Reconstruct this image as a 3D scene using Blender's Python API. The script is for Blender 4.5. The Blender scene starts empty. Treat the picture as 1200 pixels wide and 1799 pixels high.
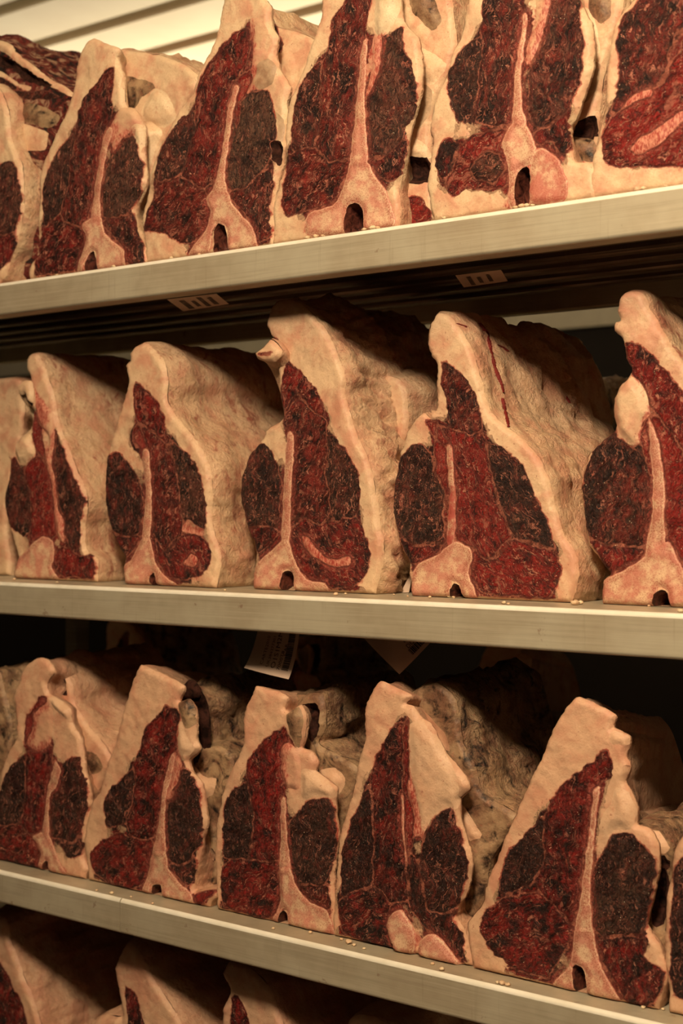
import bpy, math, random
import numpy as np
from mathutils import Vector, noise as mnoise
from mathutils.geometry import delaunay_2d_cdt
from mathutils.bvhtree import BVHTree

# ------------------------------------------------------------------ camera
F_PX = 2500.0
TH = math.atan(F_PX / 3330.0)
CX, CY = 600.0, 895.0
EYE = 1.45
CAM = Vector((0, 0, EYE))
DV = Vector((-math.sin(TH), math.cos(TH), 0)); RV = Vector((math.cos(TH), math.sin(TH), 0))
scene = bpy.context.scene
cam_d = bpy.data.cameras.new('camera'); cam = bpy.data.objects.new('camera', cam_d)
scene.collection.objects.link(cam); scene.camera = cam
cam.location = CAM; cam.rotation_euler = (math.pi / 2, 0, TH)
cam_d.sensor_fit = 'VERTICAL'; cam_d.sensor_height = 36.0
cam_d.lens = F_PX / 1799 * 36.0
cam_d.shift_y = (895 - 899.5) / 1799.0
cam_d.clip_start = 0.05
cam_d.dof.use_dof = True; cam_d.dof.focus_distance = 1.60; cam_d.dof.aperture_fstop = 5.6

# ------------------------------------------------------------------ light
w = bpy.data.worlds.new('world'); scene.world = w; w.use_nodes = True
w.node_tree.nodes['Background'].inputs[0].default_value = (1.0, .55, .3, 1)
w.node_tree.nodes['Background'].inputs[1].default_value = 0.012
scene.view_settings.view_transform = 'Standard'; scene.view_settings.look = 'None'
scene.view_settings.exposure = 0.04; scene.view_settings.gamma = 1.0
scene.view_settings.use_curve_mapping = False
def lamp(name, loc, power, radius, col):
    l = bpy.data.lights.new(name, 'POINT'); l.energy = power; l.color = col; l.shadow_soft_size = radius
    o = bpy.data.objects.new(name, l); o.location = loc; scene.collection.objects.link(o)
lamp('aisle_lamp', (-0.15, -0.10, EYE + 1.02), 152, 0.12, (1.0, .765, .515))
up = bpy.data.lights.new('ceiling_fill', 'AREA'); up.shape = 'RECTANGLE'; up.size = 3.0; up.size_y = .25; up.energy = 34; up.color = (1.0, .80, .56)  # unseen lamp added to brighten the ceiling
upo = bpy.data.objects.new('ceiling_fill', up); upo.location = (-3.2, 3.3, EYE + .70); upo.rotation_euler = (math.pi, 0, 0); scene.collection.objects.link(upo)

# ------------------------------------------------------------------ helpers
Y0 = 1.282
ZS = [EYE + .3115, EYE - .0995, EYE - .4964, EYE - .896]     # tops of the four shelves
LIP = .0445
def px2w(x, y, Y):
    r = DV + RV * ((x - CX) / F_PX) + Vector((0, 0, (CY - y) / F_PX))
    return CAM + r * (Y / r.y)
def col(o): scene.collection.objects.link(o); return o
def mesh_obj(name, vs, fs, mat, parent=None, loc=None, smooth=True):
    me = bpy.data.meshes.new(name); me.from_pydata([tuple(v) for v in vs], [], [tuple(f) for f in fs])
    if smooth: me.shade_smooth()
    if mat: me.materials.append(mat)
    o = col(bpy.data.objects.new(name, me))
    if parent: o.parent = parent
    if loc: o.location = loc
    return o
def empty(name, loc, label, cat, group=None):
    o = col(bpy.data.objects.new(name, None)); o.location = loc; o.empty_display_size = .05
    o['label'] = label; o['category'] = cat
    if group: o['group'] = group
    return o
def boxv(x0, x1, y0, y1, z0, z1):
    v = [(x0,y0,z0),(x1,y0,z0),(x1,y1,z0),(x0,y1,z0),(x0,y0,z1),(x1,y0,z1),(x1,y1,z1),(x0,y1,z1)]
    f = [(0,3,2,1),(4,5,6,7),(0,1,5,4),(1,2,6,5),(2,3,7,6),(3,0,4,7)]
    return v, f
def box(name, b, mat, parent=None, bev=0):
    v, f = boxv(*b); o = mesh_obj(name, v, f, mat, parent, smooth=False)
    if bev:
        m = o.modifiers.new('bevel', 'BEVEL'); m.width = bev; m.segments = 2
    return o

# ------------------------------------------------------------------ materials
class NT:
    def __init__(s, name):
        s.m = bpy.data.materials.new(name); s.m.use_nodes = True
        s.t = s.m.node_tree; s.b = s.t.nodes['Principled BSDF']
    def n(s, typ, **kw):
        nd = s.t.nodes.new(typ)
        for k, v in kw.items(): setattr(nd, k, v)
        return nd
    def set(s, sock, v):
        if isinstance(v, bpy.types.NodeSocket): s.t.links.new(v, sock)
        elif isinstance(v, tuple) and len(v) == 3 and sock.type == 'RGBA': sock.default_value = (*v, 1)
        else: sock.default_value = v
    def attr(s, name, out='Fac'):
        a = s.n('ShaderNodeAttribute', attribute_name=name); return a.outputs[out]
    def math(s, op, a, b=0.0, c=0.0, clamp=False):
        m = s.n('ShaderNodeMath', operation=op, use_clamp=clamp)
        s.set(m.inputs[0], a); s.set(m.inputs[1], b); s.set(m.inputs[2], c); return m.outputs[0]
    def vmul(s, v, k):
        m = s.n('ShaderNodeVectorMath', operation='MULTIPLY'); s.set(m.inputs[0], v); m.inputs[1].default_value = k; return m.outputs[0]
    def vadd(s, v, k):
        m = s.n('ShaderNodeVectorMath', operation='ADD'); s.set(m.inputs[0], v); s.set(m.inputs[1], k); return m.outputs[0]
    def noise(s, v, sc, det=3.0, rough=.55, dist=0.0, out='Fac'):
        m = s.n('ShaderNodeTexNoise'); s.set(m.inputs['Vector'], v)
        for k, x in (('Scale', sc), ('Detail', det), ('Roughness', rough), ('Distortion', dist)): s.set(m.inputs[k], x)
        return m.outputs[out]
    def vor(s, v, sc, feat='F1', rnd=1.0, out='Distance'):
        m = s.n('ShaderNodeTexVoronoi', feature=feat); s.set(m.inputs['Vector'], v)
        s.set(m.inputs['Scale'], sc); s.set(m.inputs['Randomness'], rnd); return m.outputs[out]
    def ramp(s, f, a, b, ca=0.0, cb=1.0):
        m = s.n('ShaderNodeMapRange', interpolation_type='SMOOTHSTEP')
        for k, x in zip(('Value', 'From Min', 'From Max', 'To Min', 'To Max'), (f, a, b, ca, cb)): s.set(m.inputs[k], x)
        return m.outputs[0]
    def mix(s, f, a, b):
        m = s.n('ShaderNodeMix', data_type='RGBA'); s.set(m.inputs[0], f); s.set(m.inputs[6], a); s.set(m.inputs[7], b); return m.outputs[2]
    def bump(s, h, strength, dist, nrm=None):
        m = s.n('ShaderNodeBump'); s.set(m.inputs['Height'], h); m.inputs['Strength'].default_value = strength
        m.inputs['Distance'].default_value = dist
        if nrm: s.set(m.inputs['Normal'], nrm)
        return m.outputs[0]
    def fin(s, c, rough, nrm=None, spec=.5, metal=0.0):
        s.set(s.b.inputs['Base Color'], c); s.set(s.b.inputs['Roughness'], rough)
        s.b.inputs['Specular IOR Level'].default_value = spec; s.b.inputs['Metallic'].default_value = metal
        if nrm: s.set(s.b.inputs['Normal'], nrm)
        return s.m

def mat_muscle():
    t = NT('beef_muscle'); v = t.attr('fuv', 'Vector'); tint = t.attr('tint'); red = t.attr('red')
    edge = t.attr('edge'); marb = t.attr('marb'); bone = t.attr('bone')
    # warp the fibre coordinates so that no streak is straight
    wv = t.vadd(t.vmul(t.noise(v, .5, 3, .6, out='Color'), (2.4, 2.4, 0)), v)
    big = t.noise(v, .38, 4, .62, .4)
    mid = t.noise(t.vmul(wv, (1.0, .5, 1)), 1.1, 5, .68)
    fine = t.noise(t.vmul(wv, (1.0, .34, 1)), 4.6, 4, .72)
    gr = t.noise(v, 11, 3, .7)
    lvl = t.math('ADD', t.math('ADD', t.math('MULTIPLY', mid, .9), t.math('MULTIPLY', big, .8)), t.math('MULTIPLY', red, .34))
    c = t.mix(t.ramp(lvl, .88, 1.25), (.009, .0009, .0009), (.28, .010, .009))
    brown = t.mix(t.ramp(fine, .35, .65), (.010, .005, .0035), (.135, .066, .042))
    c = t.mix(t.math('MULTIPLY', tint, t.ramp(big, .34, .58), clamp=True), c, brown)
    # dark gaps between the fibre bundles
    c = t.mix(t.ramp(fine, .52, .36, 0, .85), c, (.008, .0012, .0012))
    c = t.mix(t.math('MULTIPLY', t.ramp(gr, .52, .66, 0, .30), t.ramp(mid, .4, .55)), c, (.50, .11, .08))
    def ridge(sc, st, wd, seed):
        n = t.noise(t.vadd(t.vmul(wv, st), (seed, seed * .7, 0)), sc, 4, .62, .2)
        return t.ramp(t.math('ABSOLUTE', t.math('SUBTRACT', n, .5)), wd * .25, wd, 1, 0)
    def fleck(sc, st, lo, seed):
        return t.ramp(t.noise(t.vadd(t.vmul(wv, st), (seed, 2 * seed, 1)), sc, 4, .7, .35), lo, lo + .035)
    m1 = t.math('MULTIPLY', ridge(.62, (1, .36, 1), .014, 3.1), t.ramp(t.noise(v, .7, 2), .44, .60))
    m2 = t.math('MULTIPLY', fleck(3.6, (1, .24, 1), .592, 9.7), .95)
    m3 = t.math('MULTIPLY', fleck(8.5, (1, .40, 1), .595, 5.2), t.ramp(big, .42, .56, .3, .95))
    mm = t.math('MAXIMUM', m1, t.math('MAXIMUM', m2, m3))
    mm = t.math('MULTIPLY', mm, t.math('MINIMUM', marb, 1.0), clamp=True)
    fatc = t.mix(gr, (.40, .075, .055), (.66, .33, .22))
    c = t.mix(mm, c, fatc)
    # pale connective patches where the cut is well marbled
    pt = t.ramp(t.math('ADD', t.noise(t.vadd(t.vmul(wv, (1, .55, 1)), (21, 5, 0)), .8, 6, .72, .7), t.math('MULTIPLY', marb, .07)), .66, .73, 0, .85)
    c = t.mix(pt, c, t.mix(fine, (.36, .045, .035), (.56, .25, .17)))
    # reddish fibrous zone beside the bone
    bz = t.math('ADD', bone, t.math('MULTIPLY', t.math('SUBTRACT', fine, .5), 22.0))
    bz = t.math('ADD', bz, t.math('MULTIPLY', t.math('SUBTRACT', mid, .5), 18.0))
    c = t.mix(t.ramp(bz, 1.0, 6.5, .85, 0), c, t.mix(t.ramp(gr, .35, .65), (.30, .022, .018), (.52, .15, .11)))
    # seam at the rim of each muscle (edge in mm): dark line, broken pale membrane outside it
    ew = t.math('ADD', edge, t.math('MULTIPLY', t.math('SUBTRACT', t.noise(v, 3.6, 4, .7), .5), 4.4))
    seam = t.math('MULTIPLY', t.ramp(ew, .2, 1.5, 1, 0), t.ramp(t.noise(v, .9, 3, .6), .42, .56, .15, .9))
    c = t.mix(t.ramp(ew, 1.2, 3.4, .55, 0), c, (.030, .003, .003))
    c = t.mix(seam, c, t.mix(gr, (.33, .04, .03), (.56, .25, .16)))
    # where the muscle thins out beyond its own border it fades into fat
    fd = t.math('ADD', t.attr('flesh'), t.math('MULTIPLY', t.math('SUBTRACT', t.noise(v, 2.2, 5, .72, .4), .5), 12.0))
    fd = t.math('MULTIPLY', t.ramp(fd, 9.0, 12.5), t.ramp(t.attr('dm'), .2, 1.2))
    c = t.mix(fd, c, t.mix(mid, (.60, .30, .19), (.64, .45, .28)))
    sp = t.vor(v, 2.6); spn = t.ramp(t.noise(v, .9, 2), .55, .60)
    c = t.mix(t.math('MULTIPLY', t.ramp(sp, .09, .14, 1, 0), spn), c, (.80, .66, .48))
    h = t.math('ADD', t.math('MULTIPLY', fine, 1.3), t.math('ADD', t.math('MULTIPLY', mm, .5), t.math('MULTIPLY', mid, 1.4)))
    nr = t.bump(h, 1.0, .0034)
    nr = t.bump(gr, .7, .0009, nr)
    r = t.ramp(t.noise(v, 2.5, 3), .3, .7, .30, .58)
    return t.fin(c, r, nr, .40)

def mat_fat(name='beef_fat', a=(.69, .52, .335), b=(.56, .29, .19), crust=0.0):
    t = NT(name); v = t.attr('fuv', 'Vector'); tint = t.attr('tint'); edge = t.attr('edge')
    n1 = t.noise(v, .30, 4, .6, .4); n2 = t.noise(v, 1.1, 5, .65, .3); n3 = t.noise(v, 5, 4, .65)
    c = t.mix(t.ramp(n1, .38, .68), a, b)
    c = t.mix(t.ramp(n2, .58, .75, 0, .5), c, (.50, .19, .12))
    c = t.mix(t.ramp(n3, .55, .30, 0, .30), c, (.44, .25, .14))
    side = t.attr('side')
    c = t.mix(t.math('MULTIPLY', side, t.ramp(t.noise(t.vadd(v, (3, 8, 1)), .55, 6, .74, .6), .50, .64, 0, .75)), c, (.46, .29, .16))
    c = t.mix(t.math('MULTIPLY', side, t.ramp(t.noise(t.vadd(v, (9, 2, 5)), 1.6, 5, .74, .6), .60, .68, 0, .7)), c, (.40, .13, .08))
    blood = t.math('MULTIPLY', t.ramp(t.noise(t.vmul(v, (1, 1, .55)), .30, 7, .74, .8), .51, .66), tint, clamp=True)
    c = t.mix(blood, c, (.24, .030, .020))
    c = t.mix(t.math('MULTIPLY', t.attr('pink'), .08 if crust else .6), c, (.58, .285, .185))
    fl = t.math('MULTIPLY', t.ramp(t.noise(t.vadd(v, (11, 0, 4)), 2.0, 4, .7), .64, .69), .55)
    c = t.mix(fl, c, (.26, .06, .04))
    ew = t.math('ADD', edge, t.math('MULTIPLY', t.math('SUBTRACT', t.noise(v, 3.6, 4, .7), .5), 5.0))
    dmn = t.math('ADD', t.attr('dm'), t.math('MULTIPLY', t.math('SUBTRACT', t.noise(v, 3.6, 4, .7), .5), 5.0))
    c = t.mix(t.math('MULTIPLY', t.ramp(dmn, .1, 1.5, .9, 0), t.ramp(n1, .38, .55)), c, (.30, .035, .025))
    # red connective tissue wherever the base lies squeezed between muscle and bone (distances in mm)
    g = t.math('ADD', t.attr('flesh'), t.math('MULTIPLY', t.math('SUBTRACT', t.noise(v, 1.4, 5, .7, .5), .5), 26.0))
    fc = t.mix(t.ramp(t.noise(t.vmul(v, (1, 1, .4)), 5.0, 4, .7, .4), .38, .62), (.30, .030, .024), (.60, .26, .18))
    c = t.mix(t.ramp(g, 5.0, 13.0, .92, 0), c, fc)
    hh = t.math('ADD', t.math('MULTIPLY', n2, 1.0), t.math('MULTIPLY', n3, .22))
    if True:
        k = t.ramp(t.noise(v, .40, 5, .66, .8), .46, .66, 0, 1.0)
        k = t.math('MULTIPLY', k, crust if crust else t.attr('crust'), clamp=True)
        c = t.mix(k, c, t.mix(t.ramp(t.noise(v, 1.1, 5, .7), .42, .66), (.008, .005, .004), (.20, .10, .06)))
        hh = t.math('ADD', hh, t.math('MULTIPLY', t.math('MULTIPLY', t.noise(v, .9, 5, .7), 1.6), crust if crust else t.attr('crust')))
    nr = t.n('ShaderNodeBump'); t.set(nr.inputs['Height'], hh); nr.inputs['Distance'].default_value = .0045
    t.set(nr.inputs['Strength'], t.ramp(t.attr('side'), 0.0, 1.0, .3, .85)); nr = nr.outputs[0]
    return t.fin(c, t.ramp(n3, .3, .7, .42, .6), nr, .4)

def mat_bone():
    t = NT('sawn_bone'); v = t.attr('fuv', 'Vector'); edge = t.attr('edge'); tint = t.attr('tint')
    n1 = t.noise(v, .7, 4, .6); n2 = t.noise(v, 7, 3, .7)
    c = t.mix(t.ramp(n1, .38, .62), (.64, .44, .29), (.55, .25, .18))
    c = t.mix(t.ramp(n2, .52, .36, 0, .55), c, (.33, .09, .06))
    mar = t.math('MULTIPLY', t.ramp(edge, 1.3, 2.2), t.ramp(edge, 5.0, 9.0, 1, 0))
    c = t.mix(t.math('MULTIPLY', mar, t.ramp(n2, .35, .6, .95, .25)), c, (.33, .10, .065))
    c = t.mix(t.ramp(edge, .9, 1.7, .8, 0), c, (.66, .47, .33))
    c = t.mix(t.ramp(t.math('ADD', edge, t.math('MULTIPLY', t.math('SUBTRACT', t.noise(v, 4, 4, .7), .5), 5.0)), .1, 1.6, .8, 0), c, (.42, .09, .065))
    c = t.mix(t.math('MULTIPLY', tint, t.ramp(n1, .35, .6), clamp=True), c, (.34, .05, .04))
    return t.fin(c, .55, t.bump(t.math('ADD', n2, n1), .4, .001), .35)

def mat_simple_meat(name, ca, cb, sc=1.2, ro=.45, sp=.45):
    t = NT(name); v = t.attr('fuv', 'Vector')
    n = t.noise(v, sc, 5, .65, .5)
    return t.fin(t.mix(t.ramp(n, .3, .7), ca, cb), ro, t.bump(n, .7, .003), sp)

def mat_steel(name, ca, cb, metal=.55, rough=.42):
    t = NT(name); tc = t.n('ShaderNodeTexCoord').outputs['Object']
    n1 = t.noise(t.vmul(tc, (1.2, 4, 60)), 6, 4, .6); n2 = t.noise(tc, 9, 4, .6); n3 = t.noise(t.vmul(tc, (60, 4, 3)), 3, 3, .6)
    c = t.mix(t.ramp(n2, .3, .7), ca, cb)
    c = t.mix(t.ramp(n1, .5, .72, 0, .25), c, (.66, .62, .49))
    c = t.mix(t.ramp(n1, .48, .34, 0, .2), c, (.26, .20, .14))
    c = t.mix(t.ramp(n3, .6, .72, 0, .2), c, (.30, .24, .16))
    c = t.mix(t.ramp(t.noise(tc, 34, 4, .7), .66, .72, 0, .6), c, (.25, .14, .09))
    return t.fin(c, t.ramp(n2, .3, .7, rough - .06, rough + .1), t.bump(t.math('ADD', n1, n3), .12, .001), .5, metal)

def mat_plain(name, c, rough=.6, c2=None, sc=6, metal=0.0):
    t = NT(name); tc = t.n('ShaderNodeTexCoord').outputs['Object']
    n = t.noise(tc, sc, 4, .6)
    return t.fin(t.mix(t.ramp(n, .3, .7), c, c2 or tuple(k * .82 for k in c)), rough, t.bump(n, .1, .002), .4, metal)

M_MUS = mat_muscle(); M_FAT = mat_fat(); M_BONE = mat_bone()
M_CART = mat_fat('cartilage', (.60, .40, .25), (.52, .24, .17))
M_WHITE = mat_fat('suet', (.74, .60, .40), (.62, .44, .28))
M_CRUST = mat_fat('dried_crust', (.36, .25, .145), (.14, .07, .04), 1.0)  # crust colour, darkened to carry the dark of the gaps too
M_GREY = mat_fat('silver_skin', (.46, .34, .22), (.26, .15, .09))
M_HOL = mat_simple_meat('canal_flesh_shade', (.012, .002, .002), (.16, .045, .03))  # red flesh darkened, the canal's depth shade is in the colour
def mat_inner():
    t = NT('inner_flank'); v = t.attr('fuv', 'Vector')
    n = t.noise(t.vmul(v, (1, 1, 1.5)), .36, 6, .68, 1.0); n2 = t.noise(v, 1.8, 5, .7, .5)
    c = t.mix(t.ramp(n, .38, .50), (.014, .006, .005), (.17, .018, .013))
    c = t.mix(t.ramp(n, .50, .60), c, t.mix(n2, (.36, .17, .11), (.60, .42, .27)))
    c = t.mix(t.ramp(n2, .58, .66, 0, .7), c, (.012, .008, .006))
    return t.fin(c, .5, t.bump(t.math('ADD', n2, t.math('MULTIPLY', n, 2.0)), .9, .006), .4)
M_INNER = mat_inner()
M_MEMB = mat_simple_meat('wet_membrane', (.34, .03, .03), (.46, .13, .10))
M_DARKM = mat_simple_meat('dried_flesh_shade', (.008, .004, .003), (.055, .020, .014), 1.2, .85, .1)  # near-black flesh; in the gaps and hollows it paints their shade
M_BLOOD = mat_simple_meat('blood', (.13, .006, .005), (.22, .015, .010), 4)
M_SHELF = mat_steel('brushed_aluminium', (.56, .52, .40), (.42, .36, .26), .35)
M_EDGE = mat_plain('fold_highlight', (.95, .93, .84), .25, (.82, .79, .68), 20, .15)  # near-white colour paints the highlight along the lip's top fold
M_UNDER = mat_steel('shaded_underside', (.20, .15, .11), (.14, .10, .07), .5, .35)  # darker copy of the shelf metal, underside shade painted in
M_POST = mat_steel('rack_post_steel', (.35, .30, .22), (.25, .21, .16), .6)
M_PANEL = mat_plain('ceiling_panel', (.70, .66, .50), .55, (.64, .58, .43), 3)
M_GAP = mat_plain('brown_recess', (.27, .12, .06), .7)
M_WALL = mat_plain('cold_room_wall', (.014, .009, .007), .8)  # near black, the darkness behind the racks is put into the colour
M_BAND = mat_plain('lit_wall_paint', (.66, .60, .46), .6)  # pale colour stands in for the lit part of the back wall
M_FLOOR = mat_plain('floor_concrete', (.04, .028, .022), .7)
M_PAPER = mat_plain('tag_paper', (.60, .46, .36), .6, (.54, .40, .31), 30)
M_INK = mat_plain('ink', (.02, .015, .015), .6)

KMAT = {'M': M_MUS, 'F': M_FAT, 'B': M_BONE, 'C': M_CRUST, 'W': M_WHITE, 'K': M_CART, 'S': M_GREY,
        'H': M_HOL, 'P': M_MUS, 'D': M_DARKM, 'R': M_INNER}
KBULGE = {'M': (.0006, .006), 'F': (.002, .010), 'B': (.0016, .004), 'C': (.003, .012), 'W': (.0045, .012),
          'K': (.0015, .006), 'S': (-.001, .006), 'H': (-.034, .005), 'P': (-.0008, .004), 'D': (-.014, .010), 'R': (-.002, .01)}

# ------------------------------------------------------------------ geometry of a cut of meat
def smooth_loop(pts, step):
    P = np.array(pts, float); n = len(P); out = []
    for i in range(n):
        p0, p1, p2, p3 = P[i-1], P[i], P[(i+1) % n], P[(i+2) % n]
        k = max(1, int(np.linalg.norm(p2 - p1) / step + .5))
        for j in range(k):
            u = j / k
            q = .5 * ((2*p1) + (-p0+p2)*u + (2*p0-5*p1+4*p2-p3)*u*u + (-p0+3*p1-3*p2+p3)*u**3)
            lin = p1 * (1-u) + p2 * u
            out.append(lin * .35 + q * .65)
    return np.array(out)
def inside(P, L):
    x, y = P[:, 0], P[:, 1]; r = np.zeros(len(P), bool)
    A = L; B = np.roll(L, -1, 0)
    for (x0, y0), (x1, y1) in zip(A, B):
        if y0 == y1: continue
        c = ((y0 > y) != (y1 > y)) & (x < (x1-x0) * (y-y0) / (y1-y0) + x0)
        r ^= c
    return r
def dist(P, L):
    A = L; D = np.roll(L, -1, 0) - L; dd = (D**2).sum(1) + 1e-12
    best = np.full(len(P), 1e9)
    for a, d, q in zip(A, D, dd):
        t = np.clip(((P - a) @ d) / q, 0, 1)
        v = P - a - t[:, None] * d
        best = np.minimum(best, (v**2).sum(1))
    return np.sqrt(best)
def n3(x, y, z, s): return mnoise.noise(Vector((x*s, y*s, z*s)))

def set_attrs(me, data):
    for k, a in data.items():
        if a.ndim == 2:
            at = me.attributes.new(k, 'FLOAT_VECTOR', 'POINT'); at.data.foreach_set('vector', a.astype(np.float32).ravel())
        else:
            at = me.attributes.new(k, 'FLOAT', 'POINT'); at.data.foreach_set('value', a.astype(np.float32))

PINK = .15
def slab(root, T, outline, regions, Y, zfloor, base='fat_cap', bkind='F', L=.34, btint=.35, taper=(0.10, 0.0, .03),
         lump=1.0, seed=0, step=.0032, crust=0.0, hollow=0.0, fill=.016, folds=0.0, curd=0.0, pink=None):
    """One cut slice: a triangulated cut face split into parts, and a lofted body behind it."""
    ox, oy, sc = T; org = root.location
    def W(pts):
        o = []
        for x, y in pts:
            p = px2w(ox + x / sc, oy + y / sc, Y); o.append((p.x, p.z))
        return o
    rnd = random.Random(seed); so = seed * 3.7
    OL = smooth_loop(W(outline), step)
    OL[:, 1] = np.where(OL[:, 1] < zfloor + .007, zfloor + .0006, OL[:, 1])
    # irregular outline
    for i, (x, z) in enumerate(OL):
        if z > zfloor + .008:
            OL[i, 0] += .0010 * n3(x, so, z, 95) + .0012 * n3(x, so+5, z, 230)
            OL[i, 1] += .0010 * n3(x, so+9, z, 95)
    regs = []
    for r in regions:
        lp = smooth_loop(W(r[2]), step)
        for i, (x, z) in enumerate(lp):
            wk = 1.0 if r[1] in 'MPD' else .45
            lp[i, 0] += wk * (.0030 * n3(x, so+2, z, 80) + .0022 * n3(x, so+2, z, 260))
            lp[i, 1] += wk * (.0030 * n3(x, so+7, z, 80) + .0016 * n3(x, so+8, z, 260))
        regs.append((r[0], r[1], lp, r[3] if len(r) > 3 else {}))
    # points
    V = []; E = []
    def addloop(Lp):
        s = len(V); V.extend([tuple(p) for p in Lp]); n = len(Lp)
        E.extend([(s+i, s+(i+1) % n) for i in range(n)])
    addloop(OL)
    for r in regs: addloop(r[2])
    x0, z0 = OL.min(0); x1, z1 = OL.max(0)
    gx, gz = np.meshgrid(np.arange(x0, x1, step), np.arange(z0, z1, step * .87))
    gx = gx + (np.arange(gx.shape[0]) % 2)[:, None] * step * .5
    G = np.stack([gx.ravel(), gz.ravel()], 1)
    rs = np.random.RandomState(seed); G += rs.uniform(-.3, .3, G.shape) * step
    k = inside(G, OL); G = G[k]; G = G[dist(G, OL) > step * .5]
    for r in regs: G = G[dist(G, r[2]) > step * .45]
    V.extend([tuple(p) for p in G])
    res = delaunay_2d_cdt([Vector(p) for p in V], E, [], 0, 1e-6)
    P = np.array([(v.x, v.y) for v in res[0]]); Fc = np.array([f for f in res[2]])
    C = P[Fc].mean(1)
    cls = np.where(inside(C, OL), 0, -1)
    for i, r in enumerate(regs):
        m = inside(C, r[2]) & (cls >= 0); cls[m] = i + 1
    mi = [i for i, r in enumerate(regs) if r[1] == 'M']
    if mi and fill:
        bi = [i for i, r in enumerate(regs) if r[1] in 'BKP']
        free = np.where(cls == 0)[0]; Q = C[free]
        dM = np.array([dist(Q, regs[i][2]) for i in mi]); dB = [dist(Q, regs[i][2]) for i in bi]
        oth = np.array(dB + [np.maximum(Q[:, 1] - zfloor, 0) * 1.2])
        s0 = np.sort(np.vstack([dM, oth]), 0); near = dM.min(0)
        wob = np.array([n3(x, so, z, 90) for x, z in Q]) * .005
        okq = (s0[0] + s0[1] + wob < fill) & (near < fill * .7) & (dist(Q, OL) > .0035)
        pick = np.array(mi)[dM.argmin(0)] + 1
        cls[free[okq]] = pick[okq]
        em = {}
        for ti, f in enumerate(Fc):
            if cls[ti] < 0: continue
            for a_, b_ in ((f[0], f[1]), (f[1], f[2]), (f[2], f[0])): em.setdefault((min(a_, b_), max(a_, b_)), []).append(ti)
        nb = {}
        for v_ in em.values():
            if len(v_) == 2: nb.setdefault(v_[0], []).append(v_[1]); nb.setdefault(v_[1], []).append(v_[0])
        fs_ = set(free.tolist())
        for _ in range(3):
            new = cls.copy()
            for ti in fs_:
                q_ = [cls[k_] for k_ in nb.get(ti, [])]
                if len(q_) == 3:
                    z_ = sum(1 for k_ in q_ if k_ == 0)
                    if cls[ti] and z_ >= 2: new[ti] = 0
                    elif cls[ti] == 0 and z_ <= 1:
                        c_ = [k_ for k_ in q_ if k_ - 1 in mi]
                        if len(c_) >= 2: new[ti] = c_[0]
            cls = new
    do = dist(P, OL); edge = do.copy() * 3
    bone = np.full(len(P), .04); eB = np.zeros(len(P))
    for r in regs:
        if r[1] == 'B': eB = np.maximum(eB, np.where(inside(P, r[2]), dist(P, r[2]), 0))
    ds = [np.where(inside(P, r[2]), 0, dist(P, r[2])) for r in regs]
    for r in regs:
        if r[1] in 'BK': bone = np.minimum(bone, dist(P, r[2]))
    mm_ = [d for d, r in zip(ds, regs) if r[1] in 'MP']
    if mm_:
        st = np.sort(np.array(mm_ + [np.maximum(P[:, 1] - zfloor, 0) * .55 + .001] + [d for d, r in zip(ds, regs) if r[1] in 'BK']), 0)
        dm = np.min(np.array(mm_), 0)
        gz_ = np.where(dm < .026, st[0] + st[min(1, len(st)-1)], .05) * 1000
        dm = dm * 1000
    else: gz_ = np.full(len(P), 50.); dm = gz_
    gz_ = gz_ + np.clip(4 - do * 1000, 0, 4) * 3
    y = np.zeros(len(P))
    er = .007; q = np.clip(1 - do / er, 0, 1); y += .006 * (1 - np.sqrt(1 - q*q))
    for i, r in enumerate(regs):
        d = dist(P, r[2]); edge = np.minimum(edge, d)
        ins = inside(P, r[2]); kb, kr = KBULGE[r[1]]
        kb = r[3].get('bulge', kb)
        s = np.where(ins, np.clip(d / kr, 0, 1), 0); s = s*s*(3-2*s)
        y -= kb * s
    for i, (x, z) in enumerate(P):
        y[i] += .0022 * n3(x, so, z, 28) + .0009 * n3(x, so+3, z, 90) + .0006 * n3(x, so+4, z, 240)
    V3 = np.stack([P[:, 0] - org.x, Y + y - org.y, P[:, 1] - org.z], 1)
    world = np.stack([P[:, 0], Y + y, P[:, 1]], 1)
    # body rings
    n = len(OL); nx = np.roll(OL, -1, 0) - np.roll(OL, 1, 0)
    nm = np.stack([nx[:, 1], -nx[:, 0]], 1); nm /= np.linalg.norm(nm, axis=1)[:, None] + 1e-9
    area = .5 * np.sum(OL[:, 0] * np.roll(OL[:, 1], -1) - np.roll(OL[:, 0], -1) * OL[:, 1])
    if area < 0: nm = -nm
    for _ in range(6): nm = (np.roll(nm, 1, 0) + nm * 2 + np.roll(nm, -1, 0)) / 4
    ys = [.006, .009, .014, .021] + list(np.arange(.03, L - .02, .0095)) + [L - .014, L - .006, L - .001, L]
    cx = OL[:, 0].mean(); zt = OL[:, 1].max(); zb = zfloor; H = zt - zb
    BV = []; BF = []
    for kx, yy in enumerate(ys):
        s = yy / L; end = max(0, (yy - (L - .045)) / .045); end = 1 - math.sqrt(max(0, 1 - end**2))
        ring = OL.copy()
        hz = (ring[:, 1] - zb) / H
        g = 1 - taper[0] * s**1.5 * (1 - .4 * hz)
        ring[:, 0] = cx + (ring[:, 0] - cx) * g + taper[1] * s
        ring[:, 1] = zb + (ring[:, 1] - zb) * (1 + taper[2] * s)
        amp = min(1, (yy - .006) / .03) * lump
        if hollow:
            wgt = np.clip((OL[:, 0] - cx) / (OL[:, 0].max() - cx) * 1.3, 0, 1) * np.clip((hz - .12) / .3, 0, 1)
            ring[:, 0] -= hollow * (1 - math.exp(-max(0, yy - .010) / .022)) * wgt
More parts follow.
